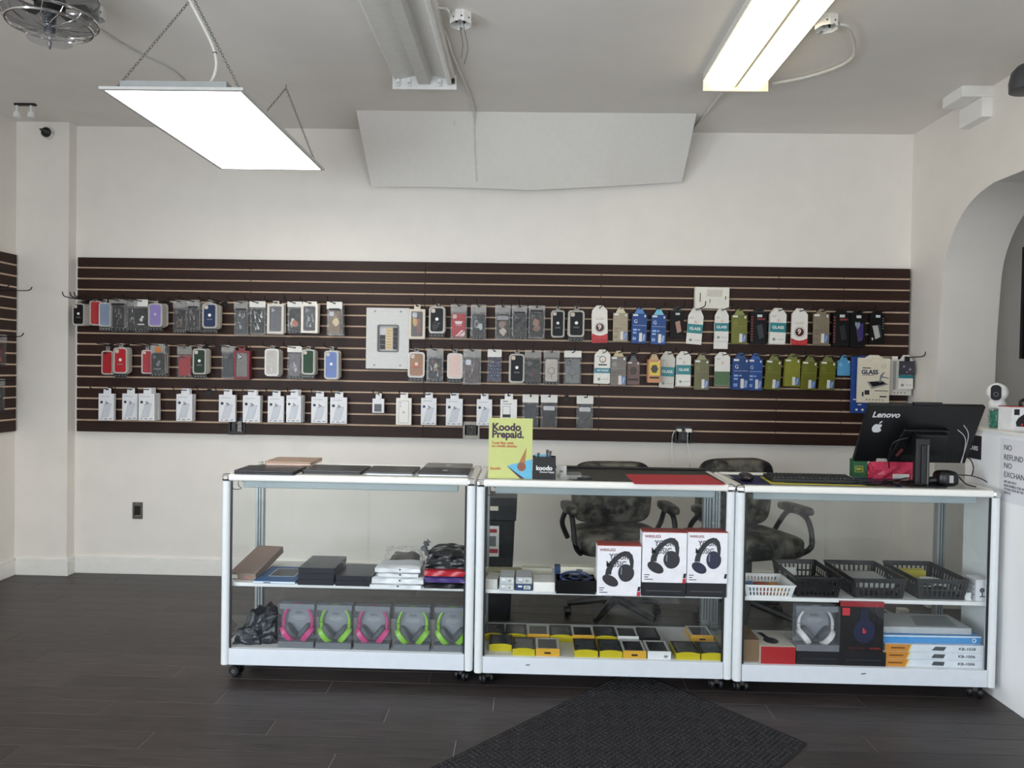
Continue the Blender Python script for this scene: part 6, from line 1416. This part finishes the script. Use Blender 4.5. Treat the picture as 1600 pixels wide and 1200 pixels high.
# barcode scanner
p = atz(1507, 768, ZT_); t = thing('barcode_scanner', 'black handheld barcode scanner lying beside the monitor stand', 'scanner', (p.x, YC3 + .1, ZT_))
obj('head', cushion(.1, .085, .075, 4, .0, .6, 24, 14), mat('131315', .35), t, True); obj('handle', B().tube(catmull([(-.03, 0, .03), (-.08, .005, .024), (-.13, .01, .018)], 5), .018, 10), mat('161618', .4), t, True); obj('label', B().box(-.006, .012, -.0445, -.0405, .022, .056), mat('a9a9ab', .5), t)
obj('cord', B().tube(catmull([(.04, .0, .05), (.07, .02, .045), (.1, .01, .012), (.13, -.02, .003)], 6), .003, 6), BLACK, t, True)
# cables on the counter
t = thing('cable_tangle', 'tangle of thin black cables behind the keyboard', 'cables', (0, 0, 0)); rg = random.Random(5)
for k in range(5):
    P = []
    for q in range(6):
        s_ = atz(1352 + 20 * q + rg.uniform(-8, 8), 757 + rg.uniform(-5, 5), ZT_ + .004); P.append((s_.x, min(max(s_.y, YC3 + .05), YC3 + .4), ZT_ + .005 + rg.uniform(0, .018)))
    obj('cable', B().tube(catmull(P, 5), .0028, 5), BLACK, t, True)
P = [aty(x, y, 3.56) for x, y in ((1474, 744), (1495, 742), (1520, 744), (1540, 752), (1553, 765))]; obj('cable', B().tube(catmull(P, 6), .0025, 5), BLACK, t, True)
P = [aty(x, y, 3.62) for x, y in ((1508, 713), (1517, 719), (1521, 732), (1518, 744))]; obj('cable', B().tube(catmull(P, 6), .0028, 5), BLACK, t, True)
# green pack, pink bag
t, w_, h_ = bx('green_pack', 'green box with yellow DO lettering behind the monitor', 'box', 1350, 1372, 751, ZT_, 722, .04, '1d5a34'); t.location.y = YC3 + .36
text('lettering', 'DO', .016, mat('d8c832', .5, var=0), t, (-.006, -.0006, h_ * .45), bold=.03); obj('yellow_frame', B().frame([(-.026, h_ * .28), (.014, h_ * .28), (.014, h_ * .62), (-.026, h_ * .62)], [(-.024, h_ * .3), (.012, h_ * .3), (.012, h_ * .6), (-.024, h_ * .6)], -.0006, 0), mat('d8c832', .5), t)
p = atz(1408, 750, ZT_); t = thing('pink_bag', 'pink plastic bag behind the monitor stand', 'bag', (p.x, YC3 + .36, ZT_)); obj('film', wbox(.26, .1, .09, 8, .009, 20, 9, 6, .15, .3), mat('c73a58', .3, bump=.4, scale=25), t); obj('white_label', B().box(-.03, .05, -.056, -.052, .004, .026), PAPER, t)
# ================================================================== half wall: notices and things on the ledge
t = thing('paper_notice', 'white NO REFUND NO EXCHANGE notice taped on the half wall', 'notice', (HX - .0015, 0, 0))
ya, yb_ = atx(1564, 700, HX).y, 3.18
zt_, zb_ = atx(1564, 684, HX).z, atx(1564, 782, HX).z
obj('sheet', B().box(-.0006, .0006, yb_, ya, zb_, zt_), mat('e9e9ee', .6, var=.01), t)
FX = (PI / 2, 0, -PI / 2); 
def side_text(s, px, py, size, sx=1.0):
    q = atx(px, py, HX); text('lettering', s, size, mat('4a4a52', .6, var=0), t, (-.0012, q.y, q.z), FX, align='LEFT', sx=sx)
for s, py in (('NO', 699), ('REFUND', 714), ('NO', 727), ('EXCHANGE', 741)): side_text(s, 1569.5, py, .035)
for s, py in (('WE ARE NOT', 752), ('RESPONSIBLE FOR ANY', 758), ('OTHER ISSUE IN THE', 763.5), ('DEVICE', 769)): side_text(s, 1569.5, py, .016, .9)
ya, yb_ = atx(1511, 700, HX).y, atx(1534, 690, HX).y
t = thing('dark_notice', 'dark navy notice ending in LARS on the half wall end', 'notice', (HX - .0015, 0, 0)); obj('sheet', B().box(-.0006, .0006, yb_, ya, 1.09, 1.205), mat('141524', .5), t); q = atx(1516, 699, HX)
text('lettering', 'LARS', .03, mat('e4e4ea', .5, var=0), t, (-.0012, q.y, q.z), FX, align='LEFT', bold=.02)
ZL = 1.244
p = aty(1551, 671, 3.56); 
t = thing('bead_jar', 'jar of teal beads on the half wall ledge', 'jar', (2.294, 3.66, ZL)); obj('glass_wall', B().lathe([(.034, 0), (.036, .004), (.036, .09), (.034, .094)], 24), GLASS, t, True)
bb_ = B(); rg = random.Random(3)
for k in range(260):
    a_, r_, z_ = rg.uniform(0, 2 * PI), .033 * math.sqrt(rg.uniform(.3, 1)), rg.uniform(.003, .086); bb_.lathe([(.001, -.0035), (.0035, 0), (.001, .0035)], 6, (r_ * math.cos(a_), r_ * math.sin(a_), z_))
o = obj('beads', bb_, mat('3f9a86', .35), t); o['kind'] = 'stuff'; obj('bead_core', B().lathe([(.026, .002), (.026, .084)], 16), mat('3a8f7d', .5), t)
t = thing('security_camera', 'white globe camera with black face on top of bead jar', 'camera', (2.294, 3.66, ZL + .095), (0, 0, -.55))
obj('base', B().lathe([(.038, 0), (.041, .006), (.038, .03), (.03, .042)], 28), mat('eeeeec', .35), t, True); obj('globe', B().lathe([(.004, -.047)] + [(.047 * math.cos(a_), .047 * math.sin(a_)) for a_ in [-1.4 + .2 * q for q in range(15)]] + [(.004, .047)], 28, (0, 0, .077)), mat('f0f0ee', .3), t, True)
obj('black_face', B().rr(-.022, .022, -.037, .037, .019, -.0505, -.03), mat('08080a', .4, spec=.2), t, True, loc=(-.006, 0, .077)); obj('lens_ring', B().torus((-.006, -.0508, .069), .0095, .0016, 'y', 18, 6), mat('77777a', .3), t, True)
t = thing('speaker_box', 'white speaker carton with black speaker picture on the ledge', 'box', (2.238, 3.46, ZL)); 
wS, hS = .2, .112
obj('carton', B().box(0, wS, 0, .1, 0, hS), mat('e9e8ea', .4), t, bevel=.001); obj('red_lid', B().box(-.0005, wS + .0005, -.0004, .1005, hS - .003, hS + .001), mat('b04a44', .45), t)
obj('speaker_print', B().prism([(.022, .02), (.095, .018), (.112, .05), (.108, .095), (.085, .1), (.03, .06), (.018, .04)], -.0008, 0), mat('2a2a2e', .4), t); obj('red_mark', B().rr(.042, .05, .022, .034, .002, -.0014, 0), mat('c23a48', .4), t)
obj('black_label', B().box(.01, .034, -.0008, 0, .073, .1), INK, t); [obj('icon', B().disc(.1 + .012 * k, .012, .004, -.0008, 0, 8), INK, t) for k in range(4)]
t = thing('handle_gadget', 'dark gadget with black strap handle on the speaker box', 'gadget', (2.345, 3.5, ZL + hS + .001)); obj('strap', B().tube(catmull([(-.04, 0, 0), (-.045, 0, .02), (-.01, 0, .036), (.05, 0, .038)], 6), .007, 8), mat('131315', .45), t, True); obj('body', B().rr(0, .09, 0, .03, .01, -.02, .03), mat('8a4a46', .45), t)

# ================================================================== behind the cases
LEATH = twotone('121214', '716d64', 8, .45, .6, .5, .8)
def office_chair(lab, x, y, yaw, back_h, seed):
    t = thing('office_chair', lab, 'chair', (x, y, 0), (0, 0, yaw), group='worn leather office chairs')
    obj('seat', cushion(.52, .5, .13, seed, .08, .4, 36, 18, 2, .02), LEATH, t, True, loc=(0, 0, .42))
    hb = back_h - .56
    bk_ = obj('backrest', cushion(.50, hb, .12, seed + 1, .10, .38, 40, 22, 2.4, .035), LEATH, t, True); bk_.rotation_euler = (PI / 2 + .12, 0, 0); bk_.location = (0, .22, .56 + hb / 2)
    for s in (-1, 1):
        obj('arm_support', B().tube(catmull([(s * .27, .16, .46), (s * .31, .14, .56), (s * .3, .02, .66), (s * .3, -.14, .64), (s * .29, -.2, .5), (s * .25, -.16, .44)], 6), .016, 8), mat('16171b', .4), t, True)
        obj('armrest', cushion(.075, .3, .055, seed + 3, .05, .55, 22, 12), LEATH, t, True, loc=(s * .3, -.03, .655))
    obj('gas_column', B().lathe([(.04, .12), (.04, .2), (.025, .21), (.025, .42)], 16), mat('18181a', .35), t, True)
    for k in range(5):
        a_ = 2 * PI * k / 5 + .3; c_, s_ = math.cos(a_), math.sin(a_)
        lg = obj('base_leg', B().tube([(c_ * .03, s_ * .03, .13), (c_ * .18, s_ * .18, .1), (c_ * .29, s_ * .29, .075)], .022, 8, rs=[.026, .022, .016]), mat('17171a', .4), t, True)
        obj('caster', B().lathe([(.01, -.02), (.028, -.018), (.03, 0), (.028, .018), (.01, .02)], 16, (c_ * .29, s_ * .29, .03), 'x'), mat('0f0f11', .45), lg, True)
    return t
office_chair('worn black leather office chair behind the middle case', .55, 4.42, .12, .94, 11)
office_chair('worn black leather office chair behind the right case', 1.33, 4.42, .3, .975, 21)
# black bin with stickers
xa, xb = aty(742, 800, 4.35).x, aty(806, 800, 4.35).x
t = thing('trash_bin', 'tall black plastic bin with label stickers behind the middle case', 'bin', ((xa + xb) / 2, 4.45, 0)); hw_ = (xb - xa) / 2
b = B()
for z_, k_ in ((0, .82), (.62, .97), (.62, 1.04), (.74, 1.06)): pass
lv = [(0, .80), (.60, .95), (.60, 1.02), (.735, 1.04)]; v = []
for z_, k_ in lv: v += [(-hw_ * k_, -hw_ * k_, z_), (hw_ * k_, -hw_ * k_, z_), (hw_ * k_, hw_ * k_, z_), (-hw_ * k_, hw_ * k_, z_)]
fs = [(i * 4 + q, i * 4 + (q + 1) % 4, i * 4 + 4 + (q + 1) % 4, i * 4 + 4 + q) for i in range(3) for q in range(4)] + [(3, 2, 1, 0), (12, 13, 14, 15)]
obj('bin_body', b.add(v, fs), mat('1c1e24', .4), t, bevel=.006)
yb0 = -hw_ * .93
lb = obj('product_label', B().box(-.055, .025, yb0 - .016, yb0 - .0145, .39, .57), mat('d9d6d2', .5), t); obj('red_band', B().box(-.05, .012, yb0 - .0168, yb0 - .016, .53, .552), mat('a0303a', .5), lb); obj('red_foot', B().box(-.055, .02, yb0 - .0168, yb0 - .016, .41, .435), mat('a0303a', .5), lb); obj('photo_print', B().box(-.045, .008, yb0 - .0168, yb0 - .016, .45, .51), mat('66686a', .5), lb)
obj('small_sticker', B().box(-.045, .018, -hw_ * 1.04 - .001, -hw_ * 1.03, .66, .685), mat('d8cfb8', .5), t)
# ================================================================== floor mat
C_ = Vector((1.15, 2.975)); u = Vector((.65, -.76)); vv = Vector((-.672, -.740)); L1, L2 = .93, 1.5
cs_ = [C_ - u * L1, C_, C_ + vv * L2, C_ - u * L1 + vv * L2]
t = thing('floor_mat', 'charcoal ribbed entrance mat lying askew before the cases', 'mat', (0, 0, 0))
RUG = mat('3b3a3d', .95, var=.8, bump=.8, scale=220, spec=.1)
obj('rubber_backing', B().prism([(p.x, p.y) for p in cs_], .0005, .004, 'xy'), mat('141416', .8), t)
n1, n2 = 44, 70; rb = B(); rg = random.Random(2)
for i in range(n1):
    for j in range(n2):
        if (i // 3 + j // 3) % 2: du, dv = .9, .45
        else: du, dv = .45, .9
        q0 = cs_[0] + u * (L1 * (i + .5) / n1 * .985 + .007) + vv * (L2 * (j + .5) / n2 * .985 + .01)
        a_, b_ = u * (L1 / n1 * du / 2), vv * (L2 / n2 * dv / 2); z_ = .0085 + rg.uniform(-.001, .001)
        P = [q0 - a_ - b_, q0 + a_ - b_, q0 + a_ + b_, q0 - a_ + b_]
        rb.add([(p.x, p.y, .004) for p in P] + [(q0.x + (p.x - q0.x) * .7, q0.y + (p.y - q0.y) * .7, z_) for p in P], [(4, 5, 6, 7), (0, 1, 5, 4), (1, 2, 6, 5), (2, 3, 7, 6), (3, 0, 4, 7)])
o = obj('carpet_ribs', rb, RUG, t); o['kind'] = 'stuff'

# fine print that cannot be picked apart singly stays joined
for o in bpy.data.objects:
    if o.name.split('.')[0] in ('spec_print', 'small_print', 'footer_print', 'print_line', 'number_print', 'camera_print', 'icon_row', 'icon_print', 'vertical_print', 'title_print', 'side_lettering', 'figure_print', 'icon_column', 'side_dots', 'diamond_print', 'line_print', 'logo_print', 'stand_print', 'pattern_print', 'socket_slots', 'print', 'wire_nut', 'mounting_ear'):
        o['kind'] = 'stuff'
